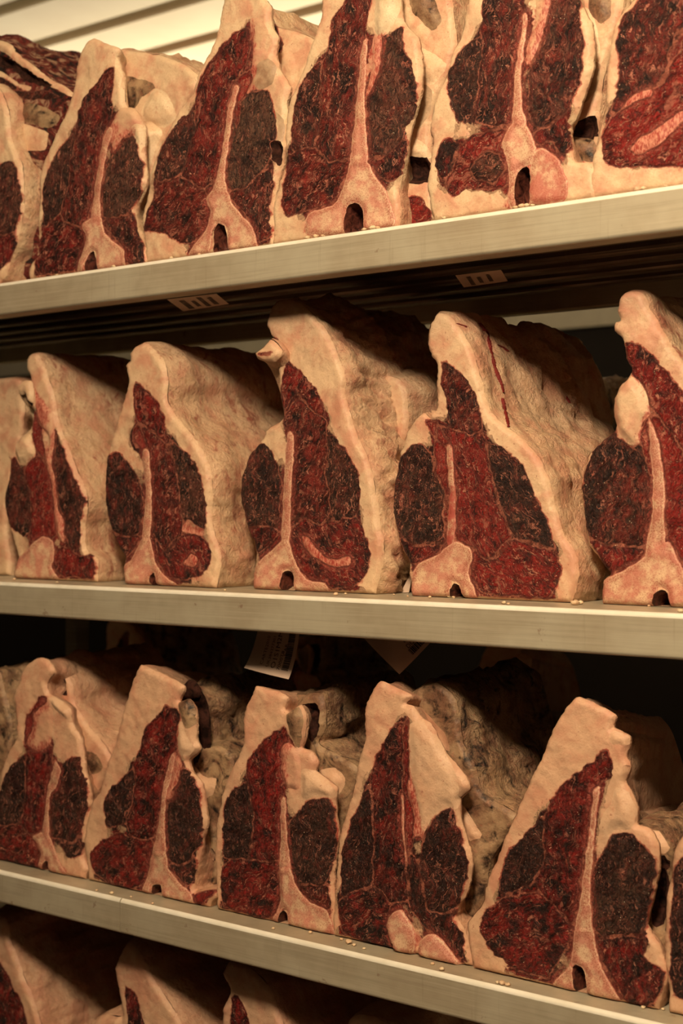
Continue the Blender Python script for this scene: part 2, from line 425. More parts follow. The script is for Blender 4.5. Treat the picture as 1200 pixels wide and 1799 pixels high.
        for i in range(n):
            x, z = ring[i]
            d = .0018 * min(1, (yy - .006) / .006)
            d += amp * (.0075 * n3(x, Y+yy+so, z, 17) + .004 * n3(x, Y+yy+so, z, 42) + .0016 * n3(x, Y+yy+so, z, 110))
            if folds: d += amp * folds * n3(x * .4, (Y+yy) * 1.0 + so, z * .16, 120)
            if curd: d += amp * curd * (.6 - 2.2 * abs(n3(x, Y+yy+so, z, 58))) * max(.25, 1 - hz[i])
            if lump > 1.3: d += amp * .003 * abs(n3(x, Y+yy+so, z, 75))
            ring[i] = ring[i] + nm[i] * d
        ring = ring + (np.array([cx, zb + H * .5]) - ring) * end * .75
        ring[:, 1] = np.maximum(ring[:, 1], zb + .0004)
        for i in range(n): BV.append((ring[i, 0], Y + yy, ring[i, 1]))
        if kx:
            a = (kx - 1) * n; b = kx * n
            for i in range(n):
                j = (i + 1) % n; BF.append((a+i, b+i, b+j, a+j) if area > 0 else (a+i, a+j, b+j, b+i))
    BV.append((cx, Y + L, zb + H * .5)); last = (len(ys) - 1) * n; ap = len(BV) - 1
    for i in range(n):
        j = (i + 1) % n; BF.append((last+j, last+i, ap) if area > 0 else (last+i, last+j, ap))
    BV = np.array(BV)
    # split into parts
    def emit(name, ids, mat, ang, kw, extra=None):
        F = Fc[ids]; used, inv = np.unique(F, return_inverse=True); F = inv.reshape(F.shape)
        vs = V3[used]; wv = world[used]; ed = (eB if kw.get('_b') else edge)[used] * 1000
        nfv = len(used); fs = [tuple(f) if F_UP else tuple(f[::-1]) for f in F]
        if extra is not None:
            bw, bf = extra; fs += [tuple(a + nfv for a in f) for f in bf]
            vs = np.vstack([vs, bw - np.array(org)]); wv = np.vstack([wv, bw]); ed = np.concatenate([ed, np.full(len(bw), 20.)])
        o = mesh_obj(name, vs, fs, mat, root)
        if ang is None: fu = wv * 100
        else:
            a = math.radians(ang); ca, sa = math.cos(a), math.sin(a)
            # v runs along the fibre direction
            fu = np.stack([(wv[:, 0] * sa - wv[:, 2] * ca) * 100, (wv[:, 0] * ca + wv[:, 2] * sa) * 100, wv[:, 1] * 40 + so], 1)
        m = len(vs)
        bo = np.full(m, 40.); bo[:nfv] = bone[used] * 1000
        if kw.get('_p'): bo[:] = 4.5
        cr = np.zeros(m); fl = np.full(m, 50.); fl[:nfv] = gz_[used]; dmm = np.full(m, 50.); dmm[:nfv] = dm[used]; sd = np.ones(m); sd[:nfv] = 0
        if extra is not None and crust > 0:
            right = np.clip((bw[:, 0] - cx) / .02, 0, 1); deep = np.clip((bw[:, 1] - Y - .012) / .03, 0, 1)
            cr[nfv:] = crust * right * deep  # dried crust on the inner side, its black also paints shadowed gaps
        ti = np.full(m, float(kw.get('tint', .0)))
        if extra is not None: ti[nfv:] = btint; ti[:nfv] = btint * .35
        set_attrs(o.data, {'fuv': fu, 'edge': ed, 'tint': ti, 'red': np.full(m, float(kw.get('red', .5)) - (.18 if PINK > .8 else .04)),
                           'marb': np.full(m, float(kw.get('marb', .8))), 'bone': bo, 'crust': cr, 'flesh': fl, 'dm': dmm, 'side': sd, 'pink': np.full(m, PINK if pink is None else pink)})
        if 'label' in kw: o['label'] = kw['label']
        return o
    F_UP = True
    a, b, c = P[Fc[0]]
    F_UP = ((b[0]-a[0])*(c[1]-a[1]) - (b[1]-a[1])*(c[0]-a[0])) > 0
    body = emit(base, np.where(cls == 0)[0], KMAT[bkind], None, {'tint': btint}, (BV, BF))
    for i, r in enumerate(regs):
        ids = np.where(cls == i + 1)[0]
        if len(ids) == 0: continue
        ang = r[3].get('ang', 80) if r[1] == 'M' else None
        kw = dict(r[3]); kw['_b'] = r[1] == 'B'; kw['_p'] = r[1] == 'P'
        if r[1] == 'P': kw.setdefault('red', 1.1); kw.setdefault('marb', 1.2); ang = 82
        emit(r[0], ids, KMAT[r[1]], ang, kw)
    return body, BV, BF


# ------------------------------------------------------------------ the setting
def struct(o): o['kind'] = 'structure'; return o
CEIL = EYE + 1.35
struct(box('floor', (-9, 3, -2.5, 5.2, -.06, 0), M_FLOOR))
struct(box('wall_back', (-9, 3, 5.2, 5.3, 0, CEIL + .1), M_WALL))
struct(box('lit_wall_band_1', (-9, 3, 5.17, 5.2, EYE + .735, CEIL), M_BAND))  # added strip that paints the wall's bright part
struct(box('wall_left', (-9.1, -9, -2.5, 5.3, 0, CEIL + .1), M_WALL))
struct(box('wall_right', (3, 3.1, -2.5, 5.3, 0, CEIL + .1), M_WALL))
struct(box('wall_front', (-9, 3, -2.6, -2.5, 0, CEIL + .1), M_WALL))
ceil = struct(box('ceiling', (-9, 3, -2.5, 5.2, CEIL + .03, CEIL + .10), M_GAP))
pm = None
k = 0; y = 1.278 * 2 - .25 * 19 - .0
# light ceiling panels run along the racks with brown recesses between them
while y < 5.0:
    yy0 = y; yy1 = y + .19
    if yy1 > -2.45:
        a0, a1 = max(yy0, -2.48), min(yy1, 5.19)
        if pm is None:
            v, f = boxv(-8.98, 2.98, 0, .19, CEIL, CEIL + .03)
            pm = bpy.data.meshes.new('ceiling_panel'); pm.from_pydata(v, [], f); pm.materials.append(M_PANEL)
        o = col(bpy.data.objects.new('ceiling_panel', pm)); o.location = (0, yy0, 0); o.parent = ceil
    y += .25

# ------------------------------------------------------------------ the rack
XL, XR = -3.6, .75; DEP = .45
rack = empty('storage_rack', (-1.4, Y0 + DEP / 2, 0), 'long aluminium rack with lipped shelves carrying every cut of beef in view', 'rack')
def rbox(name, b, mat, bev=0, parent=None):
    r = rack.location if parent is None else Vector((0, 0, 0))
    b = (b[0]-rack.location.x, b[1]-rack.location.x, b[2]-rack.location.y, b[3]-rack.location.y, b[4], b[5])
    return box(name, b, mat, parent or rack, bev)
XS = px2w(211, 1600, Y0).x
for zi, z in enumerate(ZS + [ZS[3] - .40]):
    rbox('shelf_top', (XL, XR, Y0 + .004, Y0 + DEP, z - .004, z), M_SHELF)
    # folded front lip: a rolled profile swept along the shelf
    def lip(x0, x1):
        pr = []
        for a in range(0, 91, 15):
            t = math.radians(a); pr.append((Y0 + .005 - .005 * math.sin(t), z - .005 + .005 * math.cos(t)))
        for a in range(0, 91, 15):
            t = math.radians(a); pr.append((Y0 + .004 - .004 * math.cos(t), z - LIP + .004 - .004 * math.sin(t)))
        pr += [(Y0 + .026, z - LIP), (Y0 + .026, z - LIP + .0015), (Y0 + .005, z - LIP + .0015), (Y0 + .0025, z - LIP + .005), (Y0 + .0025, z - .006), (Y0 + .006, z - .003)]
        rl = rack.location; n = len(pr)
        vs = [(x0 - rl.x, a - rl.y, b) for a, b in pr] + [(x1 - rl.x, a - rl.y, b) for a, b in pr]
        fs = [(i, i + n, (i + 1) % n + n, (i + 1) % n) for i in range(n)] + [tuple(range(2*n, 3*n)), tuple(range(4*n-1, 3*n-1, -1))]
        vs = vs + vs
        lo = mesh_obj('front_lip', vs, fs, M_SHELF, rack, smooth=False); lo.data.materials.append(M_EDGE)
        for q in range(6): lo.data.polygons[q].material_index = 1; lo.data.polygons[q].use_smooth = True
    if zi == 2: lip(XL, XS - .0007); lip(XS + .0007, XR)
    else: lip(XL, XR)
    for yy in (.062, .125, .19, .255, .32, .385):
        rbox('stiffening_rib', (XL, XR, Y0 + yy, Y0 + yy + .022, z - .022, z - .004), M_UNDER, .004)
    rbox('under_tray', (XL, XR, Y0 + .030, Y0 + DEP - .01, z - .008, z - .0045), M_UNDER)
    rbox('rear_rail', (XL, XR, Y0 + DEP - .004, Y0 + DEP + .012, z - .041, z), M_SHELF, .003)
for x in (-3.45, -1.93, .45):
    rbox('upright', (x, x + .03, Y0 + DEP + .013, Y0 + DEP + .043, .002, EYE + .80), M_POST, .002)

# ------------------------------------------------------------------ traced cuts
A=(0,50,4.0); B=(240,0,4.0); C_=(470,0,3.75); D=(740,0,3.75); E_=(1020,0,4.5); U=(0,0,1)
Fq=(0,600,4.0909); G=(170,590,3.75); Hh=(410,510,3.332); I=(680,500,2.727); J=(1000,500,3.0)
K=(0,1140,4.0909); Lq=(140,1140,3.747); Mm=(370,1090,3.2115); N=(570,1100,2.903); O=(810,1180,2.905); P4=(0,1500,1.714)
RT = (.30, -.02, -.22)
def cut(name, label, group, shelf, Y, T, outline, regions, extra=(), **kw):
    z = ZS[shelf]
    xs = [px2w(T[0] + p[0] / T[2], 900, Y).x for p in outline]
    root = empty(name, ((min(xs) + max(xs)) / 2, Y + .15, z), label, 'meat', group)
    b = slab(root, T, outline, regions, Y, z, **kw)
    for e in extra:
        e = dict(e); yo = e.pop('y'); ol = e.pop('out'); rg = e.pop('reg', [])
        slab(root, e.pop('T', T), ol, rg, Y + yo, z, **e)
    return root, b

G1 = 'cuts of aged beef on the upper shelf'; G2 = 'cuts of aged beef on the middle shelf'
G3 = 'cuts of aged beef on the lower shelf'; G4 = 'cuts of aged beef on the bottom shelf'
Y1 = 1.295
ROOTS = {}
def row1():
    cut('beef_loin', 'beef loin with hollow flank cut off by the left edge on the upper shelf', G1, 0, Y1, A,
        [(-300,1790),(-320,900),(-150,400),(-20,420),(40,560),(60,760),(110,900),(140,960),(150,1250),(100,1500),(60,1600),(0,1765)],
        [('tenderloin','M',[(0,960),(50,930),(110,960),(130,1050),(145,1200),(130,1320),(100,1430),(0,1440),(-120,1420),(-140,1100)],dict(tint=.8,red=.5,ang=75)),
         ('side_muscle','M',[(-260,700),(-160,700),(-140,1100),(-120,1420),(-180,1700),(-280,1700)],dict(tint=.2,red=.6)),
         ('chine_muscle','M',[(-120,1440),(0,1450),(100,1440),(90,1560),(40,1640),(0,1700),(-100,1720)],dict(red=.7))],
        extra=[dict(y=.03, T=A, out=[(-260,60),(-100,70),(0,80),(60,110),(120,180),(240,270),(350,360),(440,400),(500,450),(490,520),(430,660),(380,800),(300,930),(280,1200),(270,1600),(180,1740),(60,1760),(-200,1760)],
            reg=[('fat_rim','F',[(-100,60),(0,78),(60,105),(120,178),(240,268),(350,358),(440,398),(520,450),(500,480),(420,440),(330,395),(220,320),(120,240),(40,170),(-60,140)],{}),
                 ('pink_fat','F',[(0,300),(60,330),(140,390),(220,410),(200,440),(100,430),(20,400),(-60,330)],{}),
                 ('dried_flesh_shade','D',[(0,190),(60,200),(160,270),(260,330),(360,390),(330,410),(200,380),(90,290),(0,270)],{}),
                 ('flank_muscle','M',[(-40,330),(80,380),(180,440),(300,430),(420,480),(330,500),(200,500),(90,470),(-20,440)],dict(red=.35,tint=.2,ang=20)),
                 ('dried_crust','C',[(100,560),(200,520),(330,560),(420,620),(360,700),(250,680),(150,640)],{}),
                 ('suet','F',[(40,600),(150,660),(260,700),(340,740),(320,850),(200,860),(110,880),(60,800)],{}),
                 ('grey_fat','S',[(130,980),(280,980),(270,1150),(250,1400),(180,1420),(140,1300)],{}),
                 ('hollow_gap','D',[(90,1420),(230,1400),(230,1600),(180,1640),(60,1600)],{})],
            base='flank', bkind='R', L=.30, lump=1.5, seed=101)], L=.30, seed=1)
    cut('beef_loin', 'short aged beef loin with flat pale fat top at the left of the upper shelf', G1, 0, Y1, A,
        [(200,1745),(190,1700),(215,1640),(262,1580),(262,1400),(270,1200),(265,1080),(300,920),(350,800),(400,690),(460,580),(500,450),(520,290),(545,190),(600,90),(640,62),(720,95),(815,135),(800,200),(830,280),(850,330),(860,430),(870,540),(930,560),(985,660),(1000,700),(1000,900),(1010,1050),(980,1150),(940,1250),(930,1330),(960,1450),(1020,1560),(1030,1625),(850,1660),(700,1690),(640,1700),(540,1710),(400,1735)],
        [('loin_muscle','M',[(790,270),(800,400),(790,560),(765,660),(730,760),(700,900),(680,1060),(650,1200),(620,1330),(560,1400),(430,1330),(440,1210),(480,1100),(490,950),(520,820),(540,640),(570,540),(620,450),(680,370),(740,300)],dict(red=.55,tint=.25,marb=1)),
         ('side_muscle','M',[(300,1110),(350,980),(400,860),(470,780),(515,740),(520,820),(490,950),(480,1100),(440,1210),(420,1300),(320,1390),(300,1250)],dict(red=.25,tint=.6)),
         ('chine_muscle','M',[(320,1390),(420,1300),(430,1330),(560,1400),(600,1420),(580,1500),(540,1620),(520,1700),(265,1730),(250,1600),(290,1480)],dict(red=.65,marb=1,ang=40)),
         ('cartilage','K',[(850,560),(930,555),(980,650),(950,700),(860,770),(800,860),(780,800),(770,720),(800,640)],{}),
         ('spinous_bone','B',[(770,690),(800,720),(770,800),(740,900),(725,1050),(700,1200),(700,1340),(640,1340),(660,1150),(690,980),(710,850),(735,760)],{}),
         ('tenderloin','M',[(930,745),(960,800),(985,900),(1000,1020),(980,1150),(930,1250),(880,1310),(780,1330),(715,1310),(720,1180),(745,1030),(790,880),(860,790)],dict(tint=.9,red=.4,marb=.7)),
         ('under_muscle','M',[(720,1350),(880,1310),(930,1290),(950,1400),(1000,1540),(1010,1650),(880,1650),(860,1540),(770,1430)],dict(red=.5,tint=.4)),
         ('vertebra','B',[(640,1330),(705,1330),(740,1430),(800,1500),(870,1560),(870,1700),(690,1720),(670,1570),(640,1570),(600,1640),(560,1740),(530,1740),(580,1560),(600,1460),(580,1380)],{}),
         ('spinal_canal','H',[(600,1720),(600,1650),(625,1590),(655,1565),(675,1620),(685,1710)],{}),
         ('fat_lobe','W',[(900,720),(960,670),(1000,680),(1003,760),(990,880),(970,800),(930,750)],{}),
         ('top_gristle','W',[(795,190),(815,160),(825,250),(850,340),(840,420),(820,380),(800,280)],{})],
        extra=[dict(y=.035, out=[(815,150),(900,150),(1100,180),(1199,215),(1300,260),(1390,340),(1380,440),(1300,520),(1250,640),(1199,760),(1120,840),(1050,1100),(1010,1300),(1010,1650),(880,1680),(840,1200),(820,800),(805,400)],
            reg=[('dried_crust','C',[(860,340),(960,350),(1060,380),(1090,420),(1000,480),(950,560),(890,540),(850,440)],{}),
                 ('suet','W',[(1000,560),(1080,430),(1150,440),(1199,500),(1240,620),(1150,700),(1020,660)],{}),
                 ('fat_flap','W',[(1000,690),(1060,650),(1140,730),(1110,800),(1060,960),(1020,1000),(1003,850)],dict(bulge=.012)),
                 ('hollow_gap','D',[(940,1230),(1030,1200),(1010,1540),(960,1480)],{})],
            base='kidney_fat', L=.24, lump=1.6, seed=102)], L=.3, hollow=0.04, seed=2, btint=.15, taper=(.3,-.02,-.1), crust=.6)
    cut('beef_loin', 'beef loin with grey-brown tenderloin against the striped ceiling on the upper shelf', G1, 0, Y1, B,
        [(60,1850),(45,1680),(25,1560),(40,1450),(70,1340),(90,1200),(130,1080),(170,990),(230,880),(290,770),(380,650),(420,520),(480,400),(530,300),(560,190),(580,60),(620,-80),(700,-140),(800,-120),(860,-40),(900,0),(930,50),(930,130),(940,190),(975,250),(960,380),(1000,500),(1060,600),(1050,680),(1040,740),(1040,830),(1030,1000),(1010,1150),(960,1340),(945,1500),(950,1720),(900,1720),(660,1760),(560,1775),(400,1800),(200,1830)],
        [('loin_muscle','M',[(790,200),(800,300),(780,420),(720,520),(680,600),(640,780),(620,950),(590,1150),(560,1260),(470,1330),(350,1260),(300,1230),(330,1150),(390,1010),(410,880),(410,720),(430,620),(470,500),(540,390),(620,290),(700,220)],dict(red=.7,tint=.15,marb=1)),
         ('side_muscle','M',[(130,1200),(170,1050),(240,930),(320,830),(400,780),(410,880),(390,1010),(330,1150),(300,1230),(200,1270),(140,1270)],dict(red=.35,tint=.5)),
         ('chine_muscle','M',[(140,1290),(200,1270),(300,1230),(350,1260),(470,1330),(500,1400),(520,1500),(490,1620),(400,1690),(300,1710),(200,1640),(60,1620),(60,1550),(100,1420)],dict(red=.65,tint=.3,marb=1,ang=35)),
         ('cartilage','K',[(800,130),(880,140),(930,230),(900,330),(930,400),(860,460),(830,520),(800,500),(820,400),(820,300),(800,200)],{}),
         ('gristle','S',[(850,450),(930,410),(980,470),(960,580),(900,620),(780,660),(800,580)],dict(bulge=.002)),
         ('red_membrane','P',[(790,490),(820,540),(780,640),(740,720),(715,840),(690,900),(690,740),(720,620),(700,560)],{}),
         ('tenderloin','M',[(860,625),(930,650),(960,760),(990,850),(970,1000),(930,1120),(860,1220),(780,1310),(720,1340),(640,1320),(635,1180),(650,1050),(680,930),(715,850),(740,720),(790,660)],dict(tint=1.4,red=.35,marb=.55)),
         ('silver_skin','S',[(960,780),(1030,840),(1020,990),(975,990),(995,880)],{}),
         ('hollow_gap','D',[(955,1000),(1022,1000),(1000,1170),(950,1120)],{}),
         ('under_muscle','M',[(650,1350),(780,1310),(870,1220),(940,1160),(960,1200),(940,1420),(930,1480),(940,1650),(880,1690),(830,1690),(780,1520),(690,1430)],dict(red=.5,tint=.3,marb=1.3)),
         ('spinous_bone','B',[(690,600),(720,620),(690,740),(660,900),(640,1080),(620,1230),(640,1340),(545,1340),(570,1240),(600,1080),(620,900),(650,750)],{}),
         ('vertebra','B',[(545,1330),(630,1330),(680,1440),(760,1530),(820,1600),(840,1750),(650,1780),(640,1640),(620,1590),(560,1570),(530,1640),(500,1790),(360,1800),(480,1620),(520,1500),(490,1400)],{}),
         ('spinal_canal','H',[(540,1780),(545,1620),(570,1570),(610,1590),(635,1640),(645,1775)],{})],
        extra=[dict(y=.035, out=[(900,40),(960,170),(1060,205),(1199,250),(1290,330),(1210,560),(1060,720),(1030,900),(1000,1000),(960,700),(930,400)],
            reg=[('flank_muscle','M',[(940,160),(1000,240),(1040,330),(1000,380),(960,340)],dict(red=.4,tint=.5)),('pink_fat','F',[(1000,400),(1080,360),(1140,460),(1100,600),(1040,600)],{})],
            base='kidney_fat', L=.22, lump=1.5, seed=103)], L=.3, hollow=0.035, seed=3, btint=.15, taper=(.3,-.02,-.1), crust=.6)
    cut('beef_loin', 'beef loin with deeply notched vertebra on the upper shelf, fourth from the left', G1, 0, Y1, C_,
        [(20,1620),(30,1480),(25,1360),(50,1250),(80,1150),(110,1050),(100,950),(110,780),(130,680),(180,560),(230,430),(270,310),(310,200),(340,80),(350,-60),(420,-200),(560,-260),(700,-240),(850,-120),(860,0),(880,130),(920,190),(970,230),(990,330),(1000,400),(1000,500),(990,620),(950,760),(920,880),(900,1020),(870,1150),(850,1260),(850,1460),(640,1510),(500,1540),(250,1570),(120,1600)],
        [('loin_muscle','M',[(560,-180),(700,-150),(680,0),(650,180),(620,330),(590,500),(575,700),(560,880),(545,1050),(420,1070),(300,970),(340,850),(360,700),(350,520),(370,400),(400,250),(430,120),(500,20)],dict(red=.6,tint=.25,marb=1.1)),
         ('side_muscle','M',[(160,850),(180,680),(230,540),(300,440),(355,400),(350,520),(360,700),(340,850),(300,970),(160,980)],dict(red=.4,tint=.35)),
         ('chine_muscle','M',[(140,1010),(300,970),(420,1070),(545,1050),(540,1120),(500,1200),(430,1330),(350,1370),(250,1400),(130,1430),(90,1350),(110,1150)],dict(red=.6,tint=.2,marb=1.2,ang=40)),
         ('cartilage','K',[(700,230),(755,250),(745,420),(700,560),(650,630),(680,470),(690,330)],{}),
         ('top_gristle','W',[(720,-60),(850,-60),(860,100),(780,230),(710,220)],{}),
         ('tenderloin','M',[(880,180),(900,300),(950,420),(970,560),(970,700),(920,830),(880,920),(800,1010),(730,1050),(660,1030),(655,850),(650,650),(700,570),(745,430),(760,270)],dict(tint=.85,red=.5,marb=.6)),
         ('under_muscle','M',[(670,1060),(800,1010),(890,920),(900,1000),(860,1170),(780,1190),(720,1140)],dict(red=.5,tint=.2,marb=1.2)),
         ('spinous_bone','B',[(625,270),(660,260),(645,500),(640,700),(655,900),(660,1080),(550,1080),(565,900),(580,700),(600,480)],{}),
         ('vertebra','B',[(550,1070),(660,1070),(700,1150),(770,1240),(830,1400),(820,1500),(630,1530),(620,1370),(570,1335),(530,1360),(510,1540),(380,1560),(250,1540),(270,1410),(430,1350),(500,1230)],{}),
         ('spinal_canal','H',[(505,1530),(520,1370),(570,1335),(615,1360),(625,1520)],{})],
        extra=[dict(y=.03, out=[(860,-60),(900,-150),(1150,-200),(1199,0),(1230,300),(1180,480),(1100,640),(1070,760),(1060,900),(1070,1200),(1100,1460),(850,1490),(840,1200),(880,950),(890,500),(860,200)],
            reg=[('dried_crust','C',[(930,-80),(1050,-100),(1120,50),(1150,150),(1080,200),(960,80)],{}),
                 ('pink_fat','F',[(880,20),(960,80),(1080,220),(1100,330),(1000,280),(910,180)],{}),
                 ('suet','W',[(900,200),(1000,300),(1180,420),(1090,560),(1010,500),(980,380)],{}),
                 ('silver_skin','S',[(1000,560),(1090,600),(1050,780),(980,850),(950,800)],{}),
                 ('fat_lobe','W',[(930,900),(1040,950),(1060,1040),(980,1060),(900,1050)],{}),
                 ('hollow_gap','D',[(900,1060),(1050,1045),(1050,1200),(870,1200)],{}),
                 ('red_flesh','M',[(850,1340),(1000,1290),(1070,1390),(1060,1460),(850,1480)],dict(red=1,ang=10))],
            base='kidney_fat', L=.24, lump=1.5, seed=104)], L=.3, hollow=0.035, seed=4, btint=.15, taper=(.3,-.02,-.1), crust=.6)
    cut('beef_loin', 'beef loin with broad round vertebra disc on the upper shelf, second from right', G1, 0, Y1, D,
        [(80,1450),(30,1250),(30,1180),(50,1050),(60,920),(45,850),(60,720),(110,580),(160,470),(180,370),(240,250),(280,100),(320,-60),(420,-220),(700,-260),(900,-230),(1000,-100),(1040,0),(1080,100),(1110,150),(1130,300),(1110,480),(1060,620),(1010,760),(970,830),(980,960),(1000,1060),(1130,1080),(1150,1290),(960,1320),(720,1340),(600,1370),(300,1420)],
        [('loin_muscle','M',[(420,-150),(690,-150),(680,0),(660,200),(640,380),(610,560),(600,800),(470,830),(370,800),(350,700),(380,520),(400,330),(390,170),(410,50)],dict(red=.5,tint=.3,marb=1)),
         ('side_muscle','M',[(170,560),(190,450),(260,330),(385,240),(400,330),(380,520),(350,700),(320,800),(240,800),(200,700)],dict(red=.2,tint=.5)),
         ('chine_muscle','M',[(260,960),(380,880),(590,840),(540,930),(570,1040),(570,1180),(540,1240),(400,1250),(300,1250),(200,1290),(160,1210),(240,1050)],dict(red=.7,marb=1.8,ang=35)),
         ('dark_muscle','M',[(120,960),(170,900),(260,960),(240,1010),(200,1080),(190,1160),(140,1190),(100,1090)],dict(red=.2,marb=.2)),
         ('dried_eye','M',[(340,1080),(430,1010),(520,1020),(545,1120),(480,1210),(400,1190),(330,1150)],dict(red=.3,tint=.7,ang=20)),
         ('cartilage','K',[(760,-80),(870,-80),(850,0),(800,220),(720,420),(690,400),(710,250),(750,100)],{}),
         ('tenderloin','M',[(880,-100),(1030,-50),(1050,120),(1070,300),(1060,480),(1010,640),(960,730),(860,800),(780,840),(710,780),(700,650),(720,480),(780,290),(830,120)],dict(tint=.7,red=.6,marb=.6)),
         ('under_muscle','M',[(780,860),(900,790),(960,760),(970,850),(980,970),(930,1020),(860,930),(770,960),(740,920)],dict(red=.6,marb=1)),
         ('spinous_bone','B',[(670,90),(700,100),(680,300),(660,500),(665,700),(690,820),(600,820),(610,600),(630,400),(660,200)],{}),
         ('vertebra','B',[(600,810),(690,810),(740,920),(760,990),(720,1090),(690,1095),(640,1130),(620,1360),(570,1370),(580,1180),(560,1040),(530,940)],{}),
         ('bone_disc','B',[(760,980),(820,980),(900,1050),(970,1200),(940,1320),(720,1340),(715,1110)],dict(tint=.4)),
         ('spinal_canal','H',[(622,1360),(620,1180),(660,1110),(710,1110),(715,1340)],{})],
        extra=[dict(y=.03, out=[(1020,-150),(1300,-150),(1310,100),(1240,300),(1180,560),(1150,900),(1140,1200),(1150,1300),(1000,1320),(940,900),(990,700),(1060,450),(1060,100)],
            reg=[('suet','W',[(1060,50),(1130,100),(1180,300),(1150,420),(1110,380)],{}),('dried_crust','C',[(1120,-50),(1230,-40),(1250,100),(1180,160),(1100,60)],{}),
                 ('silver_skin','S',[(1080,430),(1180,420),(1150,600),(1060,680)],{}),
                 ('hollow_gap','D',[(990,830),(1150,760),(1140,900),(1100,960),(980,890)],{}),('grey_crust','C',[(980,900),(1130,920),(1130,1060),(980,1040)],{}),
                 ('red_flesh','M',[(1000,1080),(1130,1090),(1140,1260),(980,1290)],dict(red=.9,marb=2))],
            base='kidney_fat', L=.22, lump=1.4, seed=105)], L=.3, hollow=0.03, seed=5, btint=.15, taper=(.3,-.02,-.1), crust=.6)
    cut('beef_loin', 'bright red beef loin cut off by the right edge on the upper shelf', G1, 0, Y1, E_,
        [(110,1570),(80,1290),(110,1150),(150,950),(180,820),(190,680),(200,520),(220,340),(250,200),(320,90),(420,-20),(520,-200),(800,-300),(1150,-250),(1300,200),(1300,1480),(1000,1470)],
        [('loin_muscle','M',[(460,20),(600,-150),(1000,-200),(1000,200),(760,250),(700,480),(620,650),(480,720),(330,860),(230,920),(270,780),(300,600),(290,400),(310,220),(360,110)],dict(red=.5,tint=.25)),
         ('chine_muscle','M',[(180,1080),(230,930),(330,860),(480,730),(640,660),(760,260),(1000,210),(1200,900),(1200,1280),(600,1320),(400,1330),(230,1300),(170,1180)],dict(red=.95,marb=1.5,ang=35)),
         ('fat_seam','K',[(340,840),(420,750),(560,710),(560,750),(440,800)],{}),
         ('gristle','K',[(400,1180),(470,1100),(600,1030),(800,880),(1000,800),(1000,860),(800,960),(640,1130),(480,1210)],{}),
         ('red_seam','P',[(620,640),(700,480),(810,250),(830,300),(740,480),(660,660)],{})], L=.3, seed=6, btint=.15)

